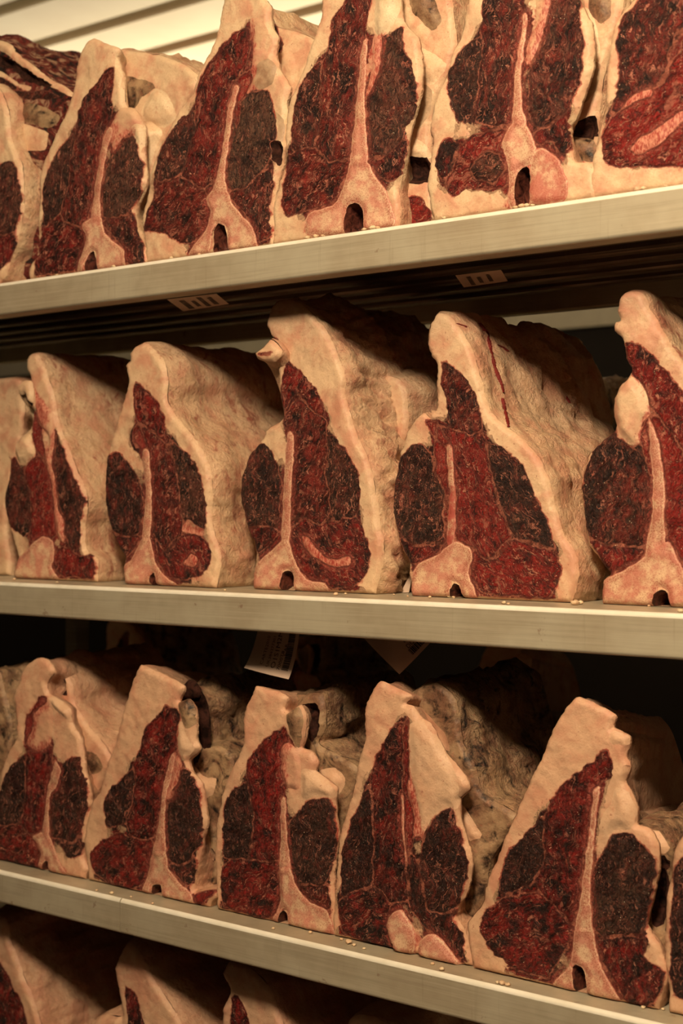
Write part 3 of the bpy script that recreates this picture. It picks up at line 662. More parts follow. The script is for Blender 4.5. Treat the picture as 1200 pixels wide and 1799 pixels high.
def row2():
    global PINK; PINK = .35
    cut('beef_loin', 'rounded yellowish end of beef on the middle shelf, cut off by the left edge', G2, 1, 1.40, U,
        [(-160,1008),(-160,720),(-80,670),(-10,665),(28,664),(40,690),(38,740),(28,800),(14,870),(8,930),(15,1000),(0,1010)],
        [('loin_muscle','M',[(-140,980),(-140,740),(-80,760),(-60,860),(-70,960)],dict(red=.4))], L=.28, seed=7, btint=.15, taper=(.1,0,0), lump=.9)
    cut('beef_loin', 'beef loin with long pale tendon down its face on the middle shelf', G2, 1, 1.350, Fq,
        [(90,1710),(120,1560),(80,1420),(25,1200),(30,1080),(60,960),(70,860),(50,820),(100,790),(110,720),(160,670),(190,640),(220,600),(230,420),(210,260),(180,200),(185,120),(210,85),(250,90),(300,180),(360,350),(400,560),(440,680),(500,830),(560,980),(605,1100),(615,1200),(590,1350),(600,1500),(680,1560),(690,1650),(670,1735),(540,1730),(400,1725),(200,1715)],
        [('red_muscle','M',[(200,860),(270,820),(330,880),(370,1020),(400,1300),(400,1400),(300,1420),(220,1430),(230,1200),(210,1080),(180,950)],dict(red=1,marb=1)),
         ('tenderloin','M',[(95,830),(140,870),(160,960),(210,1080),(225,1200),(215,1380),(120,1380),(60,1300),(30,1180),(40,1060),(70,960)],dict(tint=.5,red=.5,marb=.7)),
         ('loin_muscle','M',[(405,680),(440,740),(490,860),(560,1030),(600,1120),(600,1220),(575,1340),(570,1500),(500,1480),(460,1300),(420,1150),(410,1000),(400,850)],dict(tint=.45,red=.4)),
         ('chine_muscle','M',[(400,1500),(470,1480),(570,1540),(640,1530),(680,1600),(670,1700),(480,1690),(380,1620)],dict(red=.8)),
         ('red_membrane','P',[(210,290),(240,370),(300,450),(330,560),(300,640),(330,850),(270,800),(230,700),(240,560)],{}),
         ('vertebra','B',[(130,1560),(230,1460),(310,1400),(380,1440),(390,1560),(370,1620),(420,1730),(90,1720)],{}),
         ('tendon','K',[(225,340),(300,420),(370,500),(390,600),(390,700),(370,880),(400,1000),(410,1200),(450,1280),(460,1440),(410,1380),(390,1200),(370,1000),(330,860),(350,700),(270,560)],dict(bulge=.003)),
         ('fat_lobe','F',[(110,730),(160,680),(220,670),(250,760),(255,820),(200,865),(150,880),(110,800)],dict(bulge=.006))],
        extra=[dict(y=-.012, out=[(115,355),(130,300),(165,275),(205,285),(218,350),(215,440),(190,430),(165,375),(130,385)], base='fat_scrap', bkind='W', L=.035, lump=.6, seed=108)],
        L=.32, seed=8, btint=.9, taper=(.12,0,.02), lump=.8)
    cut('beef_loin', 'peaked beef loin with blotchy fat flank on the middle shelf, left of centre', G2, 1, 1.335, G,
        [(190,1650),(175,1520),(180,1460),(130,1380),(60,1200),(45,1100),(50,950),(60,800),(100,660),(140,500),(180,370),(200,290),(180,190),(215,160),(205,120),(240,70),(290,42),(330,60),(400,130),(440,200),(455,300),(450,420),(510,540),(600,640),(680,760),(730,880),(745,1000),(735,1150),(750,1280),(790,1400),(800,1500),(780,1620),(720,1685),(560,1670),(400,1650),(350,1640),(300,1645)],
        [('upper_muscle','M',[(250,300),(310,340),(400,430),(440,520),(460,640),(500,720),(430,700),(350,620),(280,560),(250,480)],dict(red=.8,marb=1.8)),
         ('rib_muscle','M',[(240,680),(290,600),(350,620),(430,700),(500,800),(530,960),(560,1150),(560,1290),(500,1400),(440,1420),(390,1330),(360,1200),(360,980),(350,800),(290,760)],dict(red=.65,tint=.25,marb=1)),
         ('loin_muscle','M',[(480,690),(560,740),(640,830),(690,930),(715,1060),(720,1200),(700,1280),(600,1290),(550,1150),(540,1000),(520,860)],dict(tint=.8,red=.25)),
         ('chine_muscle','M',[(390,1330),(440,1420),(500,1350),(600,1300),(700,1330),(750,1420),(745,1500),(680,1580),(560,1610),(470,1580),(400,1480)],dict(red=.6,marb=.9,ang=120)),
         ('fat_kernel','K',[(570,1500),(630,1440),(670,1470),(640,1520)],{}),
         ('grey_gristle','S',[(560,1280),(600,1210),(660,1250),(730,1290),(700,1320),(620,1300)],{}),
         ('tenderloin','M',[(60,820),(130,760),(180,800),(250,900),(290,1000),(300,1200),(280,1300),(200,1320),(120,1290),(70,1180),(55,1050),(55,920)],dict(tint=.3,red=.3,marb=.55)),
         ('under_muscle','M',[(100,1310),(200,1325),(260,1310),(290,1330),(240,1420),(180,1480),(150,1400)],dict(red=.5,tint=.2)),
         ('red_membrane','P',[(235,640),(270,580),(300,640),(340,760),(300,760),(250,730)],{}),
         ('spinous_bone','B',[(300,760),(345,760),(355,900),(360,1100),(350,1350),(300,1360),(310,1200),(320,1000)],{}),
         ('vertebra','B',[(300,1340),(355,1340),(380,1480),(430,1560),(500,1620),(560,1680),(400,1680),(380,1560),(350,1610),(300,1670),(190,1670),(175,1530),(230,1470)],{}),
         ('spinal_canal','H',[(345,1670),(350,1580),(375,1560),(392,1670)],{})],
        L=.33, seed=9, btint=.9, curd=.004, taper=(.22,0,.03), lump=1.0)
    r = cut('beef_loin', 'tallest aged beef loin with curled scrap at its tip, centre of the middle shelf', G2, 1, 1.350, Hh,
        [(110,1745),(120,1560),(110,1480),(80,1400),(35,1240),(40,1100),(80,970),(130,910),(165,860),(190,810),(260,770),(285,720),(265,640),(260,540),(250,450),(230,420),(270,370),(200,240),(185,200),(200,130),(235,65),(300,52),(380,75),(460,150),(540,250),(600,380),(640,500),(640,620),(670,720),(710,850),(760,950),(800,1080),(830,1250),(850,1400),(870,1500),(850,1650),(800,1775),(600,1780),(540,1770),(350,1760),(200,1755)],
        [('upper_muscle','M',[(200,240),(260,290),(310,370),(360,450),(430,520),(500,600),(530,700),(540,760),(460,700),(380,620),(330,640),(290,720),(280,540),(300,430),(240,330)],dict(red=.75,marb=1.7)),
         ('rib_muscle','M',[(300,720),(380,640),(460,700),(540,770),(550,900),(540,1060),(570,1300),(500,1370),(420,1330),(330,1330),(345,1150),(355,900),(330,820),(290,790)],dict(red=.6,tint=.3,marb=1.1,ang=60)),
         ('loin_muscle','M',[(550,860),(600,860),(680,970),(730,1080),(745,1200),(720,1320),(650,1340),(580,1330),(545,1080)],dict(tint=.45,red=.2,marb=.9)),
         ('chine_muscle','M',[(335,1400),(420,1340),(500,1370),(600,1345),(720,1330),(770,1420),(805,1540),(780,1650),(700,1740),(540,1740),(400,1660),(340,1540)],dict(red=.6,marb=1.2,ang=140)),
         ('pink_seam','K',[(400,1440),(440,1450),(520,1550),(600,1580),(680,1560),(680,1610),(580,1610),(480,1560),(420,1500)],{}),
         ('tenderloin','M',[(170,895),(230,950),(270,1060),(285,1160),(265,1290),(255,1380),(160,1380),(90,1370),(50,1280),(40,1180),(70,1030),(120,930)],dict(tint=.35,red=.25,marb=.8)),
         ('under_muscle','M',[(85,1390),(160,1385),(250,1390),(260,1430),(200,1500),(140,1540),(110,1480)],dict(red=.5)),
         ('spinous_bone','B',[(320,830),(355,850),(350,1050),(335,1250),(325,1480),(280,1480),(290,1250),(305,1000)],{}),
         ('vertebra','B',[(280,1470),(325,1470),(350,1560),(400,1660),(450,1700),(540,1715),(545,1790),(355,1790),(345,1650),(290,1640),(275,1790),(100,1790),(130,1620),(180,1560),(240,1510)],{}),
         ('spinal_canal','H',[(275,1790),(285,1660),(320,1640),(348,1670),(355,1790)],{})],
        extra=[dict(y=.09, out=[(640,640),(760,540),(820,540),(860,600),(880,500),(960,520),(1000,600),(1010,800),(960,950),(940,1100),(930,1250),(950,1400),(960,1550),(930,1650),(860,1775),(740,1780),(760,1500),(720,1100),(680,900)],
                    reg=[('silver_skin','S',[(800,620),(860,640),(900,800),(920,1000),(900,1230),(850,1150),(840,900)],{}),
                         ('fat_curd','W',[(830,1280),(930,1280),(950,1420),(950,1560),(880,1700),(800,1740),(800,1500)],{})],
                    base='flank_fold', L=.22, lump=1.7, seed=110, btint=.2),
               dict(y=-.02, out=[(118,368),(160,330),(205,285),(240,310),(272,350),(266,382),(232,415),(170,418),(130,402)], base='curled_scrap', bkind='F',
                    reg=[('scrap_fold','P',[(150,372),(200,352),(235,360),(200,380)],dict(bulge=-.008))], L=.05, lump=.6, seed=111)],
        L=.32, seed=10, btint=.6, curd=.009, taper=(.15,0,.02), lump=1.75)
    r = cut('beef_loin', 'broad aged beef loin with blood trickles down its cream flank, middle shelf', G2, 1, 1.352, I,
        [(125,1492),(110,1440),(95,1380),(100,1330),(60,1270),(40,1180),(20,1080),(25,980),(50,830),(90,700),(130,640),(165,612),(200,640),(205,600),(230,600),(225,480),(230,380),(200,340),(185,280),(190,200),(205,170),(235,130),(290,150),(360,240),(410,350),(440,450),(480,600),(560,680),(640,740),(720,830),(770,950),(800,1080),(840,1200),(890,1280),(910,1380),(890,1480),(850,1535),(790,1535),(640,1525),(480,1515),(370,1510),(300,1500),(260,1500)],
        [('upper_muscle','M',[(265,370),(330,400),(370,440),(420,520),(445,600),(460,700),(400,720),(300,680),(290,600),(260,480)],dict(red=.55,tint=.35)),
         ('rib_muscle','M',[(240,680),(300,680),(400,720),(465,710),(490,850),(530,1050),(590,1200),(560,1280),(480,1320),(410,1260),(330,1220),(330,1000),(310,800),(230,740)],dict(red=.85,tint=.1,marb=1.1,ang=110)),
         ('loin_muscle','M',[(490,760),(560,790),(640,850),(690,950),(730,1060),(770,1150),(800,1270),(700,1230),(600,1200),(540,1050),(500,900)],dict(tint=.3,red=.15,marb=.7,ang=130)),
         ('chine_muscle','M',[(410,1260),(480,1320),(590,1220),(700,1250),(800,1290),(835,1360),(820,1430),(770,1500),(640,1500),(470,1480),(400,1400)],dict(red=.85,marb=1,ang=150)),
         ('pink_membrane','P',[(190,650),(240,660),(300,760),(300,820),(290,1200),(270,1200),(275,1000),(230,880),(220,740)],dict(bulge=0)),
         ('tenderloin','M',[(60,830),(110,770),(170,765),(205,800),(220,880),(265,980),(270,1100),(265,1200),(200,1240),(110,1235),(50,1180),(25,1080),(35,950)],dict(tint=.5,red=.25,marb=.9)),
         ('under_muscle','M',[(60,1215),(130,1245),(220,1250),(290,1240),(240,1290),(160,1340),(110,1330)],dict(red=.5)),
         ('spinous_bone','B',[(285,780),(315,780),(325,950),(325,1230),(285,1230),(300,1000)],dict(tint=.8)),
         ('vertebra','B',[(330,1230),(400,1260),(410,1310),(390,1380),(440,1530),(365,1530),(350,1440),(310,1420),(300,1530),(250,1530),(115,1520),(110,1420),(150,1340),(250,1290)],{}),
         ('spinal_canal','H',[(295,1530),(312,1440),(345,1440),(362,1530)],{})],
        L=.33, seed=11, btint=.2, folds=.012, taper=(.12,.0,.025), lump=.9)
    ROOTS['drip'] = r
    cut('beef_loin', 'beef loin with scalloped fat lobe, cut off by the right edge on the middle shelf', G2, 1, 1.355, J,
        [(180,1685),(170,1560),(210,1530),(130,1420),(90,1360),(60,1150),(55,1030),(80,920),(130,850),(235,760),(225,680),(230,600),(270,520),(320,460),(290,370),(280,290),(230,240),(235,195),(260,190),(245,130),(260,60),(310,30),(380,45),(420,130),(520,300),(640,480),(760,700),(860,1000),(900,1400),(920,1730),(600,1720),(530,1710),(430,1705)],
        [('upper_muscle','M',[(290,310),(380,320),(480,420),(600,560),(720,720),(800,1000),(620,900),(520,760),(430,640),(360,520),(320,440)],dict(red=.75,marb=1.5)),
         ('rib_muscle','M',[(430,660),(520,760),(620,900),(780,1000),(850,1500),(700,1640),(560,1400),(520,1300),(500,1000),(460,820)],dict(red=1,ang=60)),
         ('tenderloin','M',[(130,860),(240,770),(260,800),(330,850),(400,920),(430,1000),(440,1150),(430,1300),(400,1380),(250,1370),(110,1340),(70,1200),(70,1020)],dict(tint=.35,red=.35,marb=.6)),
         ('under_muscle','M',[(110,1350),(250,1380),(400,1390),(380,1440),(300,1480),(200,1530),(150,1420)],dict(red=.7)),
         ('red_membrane','P',[(370,790),(420,700),(440,850),(440,1000),(420,960),(390,900)],{}),
         ('fat_lobe','F',[(235,600),(275,520),(320,470),(400,560),(425,680),(380,740),(370,840),(310,830),(250,760)],dict(bulge=.006)),
         ('spinous_bone','B',[(420,700),(470,820),(500,1000),(510,1350),(520,1440),(400,1440),(440,1200),(440,1000),(425,850)],{}),
         ('vertebra','B',[(400,1430),(520,1350),(560,1420),(620,1550),(700,1730),(530,1730),(520,1620),(470,1600),(440,1730),(170,1730),(170,1560),(300,1500)],dict(tint=.2)),
         ('spinal_canal','H',[(438,1730),(450,1630),(490,1610),(522,1630),(530,1730)],{})],
        L=.32, seed=12, btint=.9, taper=(.1,0,.02))

Y3 = 1.316
def row3():
    global PINK; PINK = .85
    cut('beef_loin', 'sliver of crusty fat at the left edge of the lower shelf', G3, 2, Y3 + .01, U,
        [(-120,1515),(-120,1260),(-50,1190),(-6,1180),(2,1210),(10,1240),(16,1280),(14,1320),(4,1380),(-10,1500)],[], bkind='C', base='crusty_fat', L=.3, seed=13, lump=1.5)
    cut('beef_loin', 'small beef loin with wrinkled hooked fat tip at the left of the lower shelf', G3, 2, Y3, K,
        [(-80,1530),(-70,1200),(-20,1000),(0,880),(50,740),(110,640),(105,520),(95,400),(90,330),(130,230),(150,150),(200,95),(250,70),(300,68),(350,110),(370,170),(320,250),(340,330),(380,350),(440,390),(490,440),(500,540),(560,640),(580,750),(600,900),(630,1050),(620,1200),(600,1330),(580,1500),(620,1600),(520,1690),(400,1660),(260,1620),(120,1580),(0,1550)],
        [('side_muscle','M',[(20,950),(50,880),(110,810),(160,780),(180,900),(180,1100),(150,1230),(60,1260),(0,1270),(-30,1100)],dict(tint=.4,red=.1)),
         ('loin_muscle','M',[(190,740),(280,730),(370,700),(380,800),(370,920),(340,1050),(320,1200),(310,1310),(200,1330),(150,1240),(180,1100),(180,900)],dict(red=.8)),
         ('chine_muscle','M',[(-60,1290),(60,1270),(150,1250),(200,1330),(270,1340),(260,1400),(280,1500),(260,1610),(60,1560),(-60,1520)],dict(red=.8,marb=1,ang=30)),
         ('cartilage','K',[(240,450),(370,420),(380,560),(360,680),(280,730),(200,690),(230,620)],{}),
         ('red_strip','P',[(280,350),(330,330),(340,380),(300,420),(250,460),(240,560),(210,640),(180,690),(172,620),(190,480),(240,430)],{}),
         ('tenderloin','M',[(510,780),(570,775),(590,900),(620,1030),(620,1180),(590,1300),(530,1390),(430,1370),(360,1340),(360,1150),(370,1020),(420,900),(460,830)],dict(tint=.45,red=.45,marb=.9)),
         ('under_muscle','M',[(430,1400),(530,1400),(590,1340),(575,1480),(500,1500)],dict(red=.3,tint=.4)),
         ('fat_lobe','W',[(350,350),(400,360),(490,440),(500,520),(440,480),(400,440)],dict(bulge=.006)),
         ('spinous_bone','B',[(400,800),(440,870),(400,1000),(365,1050),(350,1200),(350,1330),(300,1330),(320,1200),(345,1000),(380,880)],{}),
         ('vertebra','B',[(230,1350),(300,1320),(350,1330),(400,1450),(450,1560),(540,1720),(360,1700),(350,1540),(320,1530),(300,1680),(250,1660),(290,1480),(260,1400)],{}),
         ('spinal_canal','H',[(298,1680),(310,1540),(345,1530),(360,1700)],{})],
        extra=[dict(y=.035, out=[(350,90),(420,110),(500,260),(520,400),(620,560),(740,700),(800,820),(760,900),(680,1040),(650,1200),(640,1500),(560,1600),(520,1150),(480,600),(400,400)],
                    reg=[('dark_hollow','D',[(370,200),(460,220),(480,330),(400,320),(350,260)],{}),('dried_crust','C',[(600,740),(700,760),(740,860),(640,900)],{})],
                    base='kidney_fat', L=.22, lump=1.4, seed=114)], L=.3, hollow=0.035, seed=14, btint=.25, taper=RT, crust=.8)
    cut('beef_loin', 'beef loin with flat slanting fat top above the joint in the lower lip', G3, 2, Y3, Lq,
        [(60,1570),(40,1440),(20,1300),(40,1130),(80,1000),(130,920),(160,800),(200,680),(240,560),(265,450),(285,370),(320,270),(340,200),(383,110),(450,130),(560,185),(672,245),(650,310),(640,350),(700,330),(740,380),(750,500),(750,600),(770,650),(740,700),(700,740),(730,820),(790,900),(810,1050),(820,1150),(790,1280),(770,1400),(740,1500),(740,1600),(880,1590),(885,1640),(740,1725),(540,1690),(430,1670),(300,1630),(160,1600)],
        [('loin_muscle','M',[(560,380),(640,400),(670,450),(650,560),(640,680),(600,800),(560,900),(530,1050),(500,1200),(480,1250),(380,1250),(340,1220),(300,1100),(340,1040),(360,900),(360,760),(400,640),(420,550),(490,460)],dict(red=.75,marb=.7,ang=60)),
         ('side_muscle','M',[(165,1000),(210,910),(280,850),(355,780),(360,900),(340,1040),(300,1130),(220,1180),(175,1170),(165,1080)],dict(tint=.25,red=.15,marb=.5)),
         ('chine_muscle','M',[(80,1330),(150,1250),(260,1210),(380,1250),(480,1270),(460,1400),(420,1540),(330,1590),(200,1550),(110,1480),(70,1400)],dict(red=.85,marb=.7,ang=30)),
         ('cartilage','K',[(640,700),(680,760),(650,850),(620,960),(575,980),(600,860)],{}),
         ('tenderloin','M',[(690,780),(740,840),(780,920),(800,1050),(800,1200),(770,1320),(700,1410),(600,1400),(570,1300),(565,1100),(600,980),(650,860)],dict(tint=.35,red=.2,marb=.55)),
         ('under_muscle','M',[(590,1420),(700,1420),(760,1370),(760,1440),(730,1550),(700,1560),(620,1480)],dict(red=.3,tint=.3)),
         ('red_foot','M',[(740,1630),(880,1560),(880,1620),(740,1710)],dict(red=1.2,marb=.3)),
         ('suet','W',[(650,500),(680,480),(700,560),(750,650),(720,700),(650,690),(640,600)],{}),
         ('fat_curd','C',[(640,340),(700,330),(740,380),(750,500),(700,520),(670,450)],{}),
         ('spinous_bone','B',[(600,700),(635,690),(600,860),(570,1000),(560,1150),(570,1360),(480,1360),(510,1200),(540,1000),(570,820)],{}),
         ('vertebra','B',[(480,1340),(570,1340),(590,1440),(640,1520),(740,1630),(740,1750),(540,1740),(540,1570),(500,1550),(460,1560),(440,1720),(370,1700),(440,1500)],{}),
         ('spinal_canal','H',[(455,1720),(475,1565),(520,1550),(538,1580),(540,1740)],{})],
        extra=[dict(y=.04, out=[(670,250),(740,280),(800,380),(780,480),(800,640),(900,640),(1000,720),(980,900),(920,1000),(900,1200),(890,1540),(740,1580),(740,1400),(790,1200),(780,950),(700,700),(640,450)],
                    reg=[('dark_hollow','D',[(740,650),(800,640),(800,700),(760,760)],{}),('suet','W',[(740,760),(820,840),(900,860),(880,960),(800,980),(760,860)],{}),
                         ('hollow_gap','D',[(780,1340),(880,1310),(880,1400),(760,1460)],{})],
                    base='crusty_kidney_fat', bkind='C', L=.22, lump=1.8, seed=115),
               dict(y=.008, out=[(660,240),(700,205),(740,215),(780,260),(770,320),(700,330),(650,320)], base='dried_tip', bkind='D', L=.035, lump=1, seed=116)],
        L=.3, hollow=0.045, seed=15, btint=.1, taper=RT, lump=.8, crust=.8)
    cut('beef_loin', 'aged beef loin with square pale fat block on top, under the upright paper tag', G3, 2, Y3, Mm,
        [(70,1635),(25,1600),(20,1450),(15,1350),(25,1150),(50,1020),(70,930),(120,820),(160,740),(180,670),(175,560),(185,500),(215,430),(245,375),(290,385),(360,405),(415,440),(400,500),(430,520),(490,480),(530,540),(520,650),(500,720),(560,750),(590,800),(580,850),(640,900),(700,950),(690,1010),(690,1100),(705,1200),(690,1350),(680,1500),(690,1640),(680,1770),(610,1780),(450,1740),(350,1710),(200,1680)],
        [('loin_muscle','M',[(270,700),(330,650),(420,600),(440,680),(400,760),(410,880),(400,1000),(400,1200),(390,1340),(300,1360),(220,1330),(240,1150),(230,1000),(210,880),(220,780)],dict(red=.85,marb=.6)),
         ('side_muscle','M',[(80,1050),(120,970),(200,910),(230,1000),(240,1150),(220,1330),(120,1350),(75,1330),(70,1180)],dict(tint=.3,red=.12,marb=.4)),
         ('chine_muscle','M',[(60,1400),(120,1350),(300,1360),(390,1350),(380,1450),(390,1550),(350,1680),(210,1660),(80,1620),(55,1500)],dict(red=.8,marb=1,ang=40)),
         ('cartilage','K',[(400,720),(440,690),(500,750),(510,850),(500,950),(430,940),(400,850)],dict(bulge=.004)),
         ('tenderloin','M',[(610,1000),(680,1020),(690,1130),(705,1200),(690,1350),(650,1480),(540,1490),(470,1470),(440,1330),(425,1180),(470,1110),(540,1030)],dict(tint=.4,red=.2,marb=.55)),
         ('under_muscle','M',[(480,1500),(640,1490),(670,1500),(675,1650),(600,1610),(520,1540)],dict(red=.45,tint=.2)),
         ('suet','W',[(510,850),(560,840),(620,880),(690,950),(685,1005),(600,990),(520,1010)],{}),
         ('fat_curd','C',[(430,530),(490,490),(520,540),(510,650),(490,720),(450,640)],{}),
         ('spinous_bone','B',[(400,1010),(425,1000),(430,1200),(450,1420),(390,1420),(395,1200)],{}),
         ('vertebra','B',[(390,1400),(450,1400),(490,1500),(560,1590),(660,1640),(690,1820),(600,1800),(445,1780),(430,1650),(400,1630),(370,1750),(330,1730),(390,1580)],{}),
         ('spinal_canal','H',[(372,1750),(385,1655),(410,1640),(433,1670),(445,1780)],{})],
        extra=[dict(y=.035, out=[(420,440),(500,420),(620,420),(640,600),(600,700),(740,780),(830,850),(810,950),(770,1100),(730,1180),(715,1500),(710,1720),(640,1740),(660,1000),(560,800),(480,600)],
                    reg=[('suet','W',[(600,860),(700,830),(760,900),(720,980),(680,960)],{}),('dark_hollow','D',[(520,480),(600,470),(620,600),(570,680),(530,600)],{})],
                    base='crusty_kidney_fat', bkind='C', L=.22, lump=1.8, seed=117)],
        L=.3, hollow=0.045, seed=16, btint=.1, taper=RT, lump=.8, crust=.8)
    cut('beef_loin', 'wide beef loin showing two round bone knuckles at its foot on the lower shelf', G3, 2, Y3, N,
        [(50,1590),(35,1460),(45,1350),(55,1200),(65,1080),(100,960),(130,860),(160,720),(180,640),(195,570),(195,460),(205,390),(240,320),(275,282),(340,310),(432,355),(400,400),(440,410),(480,470),(530,500),(560,560),(600,640),(650,700),(720,790),(730,830),(680,880),(680,980),(730,1150),(740,1220),(720,1350),(660,1480),(700,1560),(750,1720),(690,1755),(600,1735),(490,1715),(440,1700),(350,1670),(200,1630)],
        [('loin_muscle','M',[(360,500),(400,490),(400,700),(400,900),(410,1100),(430,1300),(440,1400),(330,1400),(250,1320),(250,1100),(240,900),(230,780),(280,640)],dict(red=.65,tint=.15,marb=.6)),
         ('side_muscle','M',[(150,960),(230,800),(245,900),(250,1100),(245,1320),(150,1350),(85,1370),(90,1150)],dict(tint=.2,red=.25,marb=.4)),
         ('chine_muscle','M',[(80,1400),(150,1350),(250,1320),(330,1400),(330,1470),(320,1560),(360,1640),(340,1660),(200,1620),(90,1560)],dict(red=.6,marb=.8,ang=35)),
         ('inner_fat','W',[(440,500),(490,480),(560,560),(600,640),(680,780),(675,930),(600,920),(540,990),(500,1080),(480,1000),(440,820),(430,600)],dict(bulge=.003)),
         ('red_membrane','P',[(405,490),(430,490),(430,800),(470,1000),(440,1150),(415,1050),(400,900)],{}),
         ('pink_cartilage','K',[(430,780),(460,840),(490,980),(495,1060),(465,1070),(455,960),(425,860)],{}),
         ('under_muscle','M',[(450,1150),(490,1250),(540,1460),(680,1440),(650,1500),(700,1570),(700,1700),(560,1570),(480,1500),(430,1400),(420,1200)],dict(red=.45,tint=.25,marb=.6)),
         ('tenderloin','M',[(590,940),(650,930),(680,1020),(710,1150),(730,1220),(705,1350),(660,1450),(540,1460),(500,1350),(490,1200),(510,1080),(550,990)],dict(tint=.3,red=.3,marb=.7)),
         ('bone_ridge','B',[(392,860),(402,860),(410,1050),(425,1200),(415,1200),(398,1030)],{}),
         ('bone_knuckle','B',[(320,1510),(350,1460),(400,1450),(450,1520),(470,1600),(450,1700),(380,1690),(340,1600)],dict(bulge=.007)),
         ('bone_knuckle','B',[(490,1600),(540,1565),(600,1600),(650,1660),(710,1750),(600,1740),(490,1720),(480,1640)],dict(bulge=.007))],
        extra=[dict(y=.035, out=[(420,350),(560,290),(660,380),(700,600),(760,720),(800,860),(980,970),(910,1080),(840,1200),(800,1420),(740,1600),(680,1500),(690,1200),(640,800),(480,450)],
                    reg=[('fat_flap','S',[(430,400),(520,440),(620,560),(640,640),(560,600),(480,480)],{}),('suet','W',[(700,900),(760,1000),(800,1060),(780,1100),(720,1080),(690,1000)],{}),
                         ('fat_curd','C',[(730,1100),(860,1080),(880,1130),(800,1250),(740,1260)],{})],
                    base='crusty_kidney_fat', bkind='C', L=.22, lump=1.9, seed=118)],
        L=.3, hollow=0.04, seed=17, btint=.2, taper=RT, lump=.8, crust=.8)
    cut('beef_loin', 'largest beef loin with wide smooth fat slope at the right of the lower shelf', G3, 2, 1.311, O,
        [(130,1560),(60,1530),(30,1400),(25,1290),(60,1240),(100,1180),(120,1080),(170,970),(200,880),(250,770),(300,650),(350,540),(410,430),(450,310),(500,220),(560,150),(590,132),(700,180),(780,227),(765,290),(850,330),(850,380),(830,430),(855,480),(830,560),(860,620),(890,700),(890,780),(960,810),(1000,900),(1000,1000),(990,1080),(960,1200),(940,1300),(1000,1400),(1040,1560),(990,1720),(860,1755),(640,1695),(560,1660),(480,1640),(200,1570)],
        [('loin_muscle','M',[(700,430),(760,400),(780,530),(720,560),(680,640),(650,800),(620,1000),(600,1180),(560,1290),(480,1200),(400,1120),(380,1060),(430,950),(420,850),(440,720),(480,620),(560,540)],dict(red=.75,tint=.1,marb=.5)),
         ('side_muscle','M',[(220,950),(280,880),(350,800),(430,740),(420,850),(430,950),(380,1060),(300,1110),(200,1130)],dict(tint=.3,red=.05,marb=.4)),
         ('chine_muscle','M',[(90,1300),(170,1180),(280,1140),(400,1130),(480,1200),(560,1290),(540,1400),(480,1500),(440,1560),(330,1540),(220,1480),(150,1420)],dict(red=.8,marb=.8,ang=25)),
         ('tenderloin','M',[(780,830),(860,820),(940,890),(990,980),(980,1100),(940,1250),(930,1350),(800,1350),(680,1330),(665,1180),(670,1020),(700,960),(750,880)],dict(tint=.6,red=.15,marb=.45)),
         ('under_muscle','M',[(690,1370),(800,1360),(930,1340),(940,1450),(1030,1550),(990,1680),(860,1740),(800,1600),(720,1470)],dict(red=.75,marb=.7)),
         ('suet','W',[(790,590),(850,620),(890,720),(870,800),(780,810),(740,880),(690,970),(710,760),(760,680)],{}),
         ('fat_knob','W',[(770,300),(845,330),(848,375),(780,370),(755,340)],{}),
         ('fat_knob','F',[(770,500),(850,480),(840,550),(790,560)],{}),
         ('spinous_bone','B',[(680,600),(710,590),(690,760),(670,950),(660,1150),(670,1330),(580,1340),(610,1150),(640,900),(665,720)],{}),
         ('vertebra','B',[(585,1320),(670,1310),(690,1420),(740,1540),(850,1780),(640,1740),(640,1540),(600,1500),(570,1510),(585,1720),(540,1700),(440,1640),(560,1480)],{}),
         ('spinal_canal','H',[(587,1700),(570,1510),(605,1500),(638,1550),(640,1730)],{})],
        extra=[dict(y=.03, out=[(870,790),(1000,810),(1070,900),(1060,1100),(1050,1300),(1045,1500),(1040,1640),(940,1640),(930,1300),(960,1050),(880,880)],
                    reg=[('suet','W',[(870,810),(1000,815),(1060,900),(1030,930),(960,880),(880,860)],{}),('hollow_gap','D',[(1000,960),(1050,960),(1050,1250),(970,1280)],{})],
                    base='side_crust', bkind='C', L=.18, lump=1.2, seed=119)],
        L=.3, hollow=0.055, seed=18, btint=.1, taper=RT, lump=.8, crust=.8)
    cut('beef_loin', 'dark beef loin barely showing at the right edge of the lower shelf', G3, 2, 1.312, O,
        [(1050,1620),(1030,1450),(1040,1200),(1060,1050),(1080,920),(1133,840),(1250,700),(1500,600),(1500,1850),(1200,1830),(1060,1780)],
        [('side_muscle','M',[(1090,1000),(1180,900),(1400,800),(1400,1650),(1080,1650),(1070,1300)],dict(red=.2,tint=.3))], L=.28, seed=19, taper=(.1,0,0))

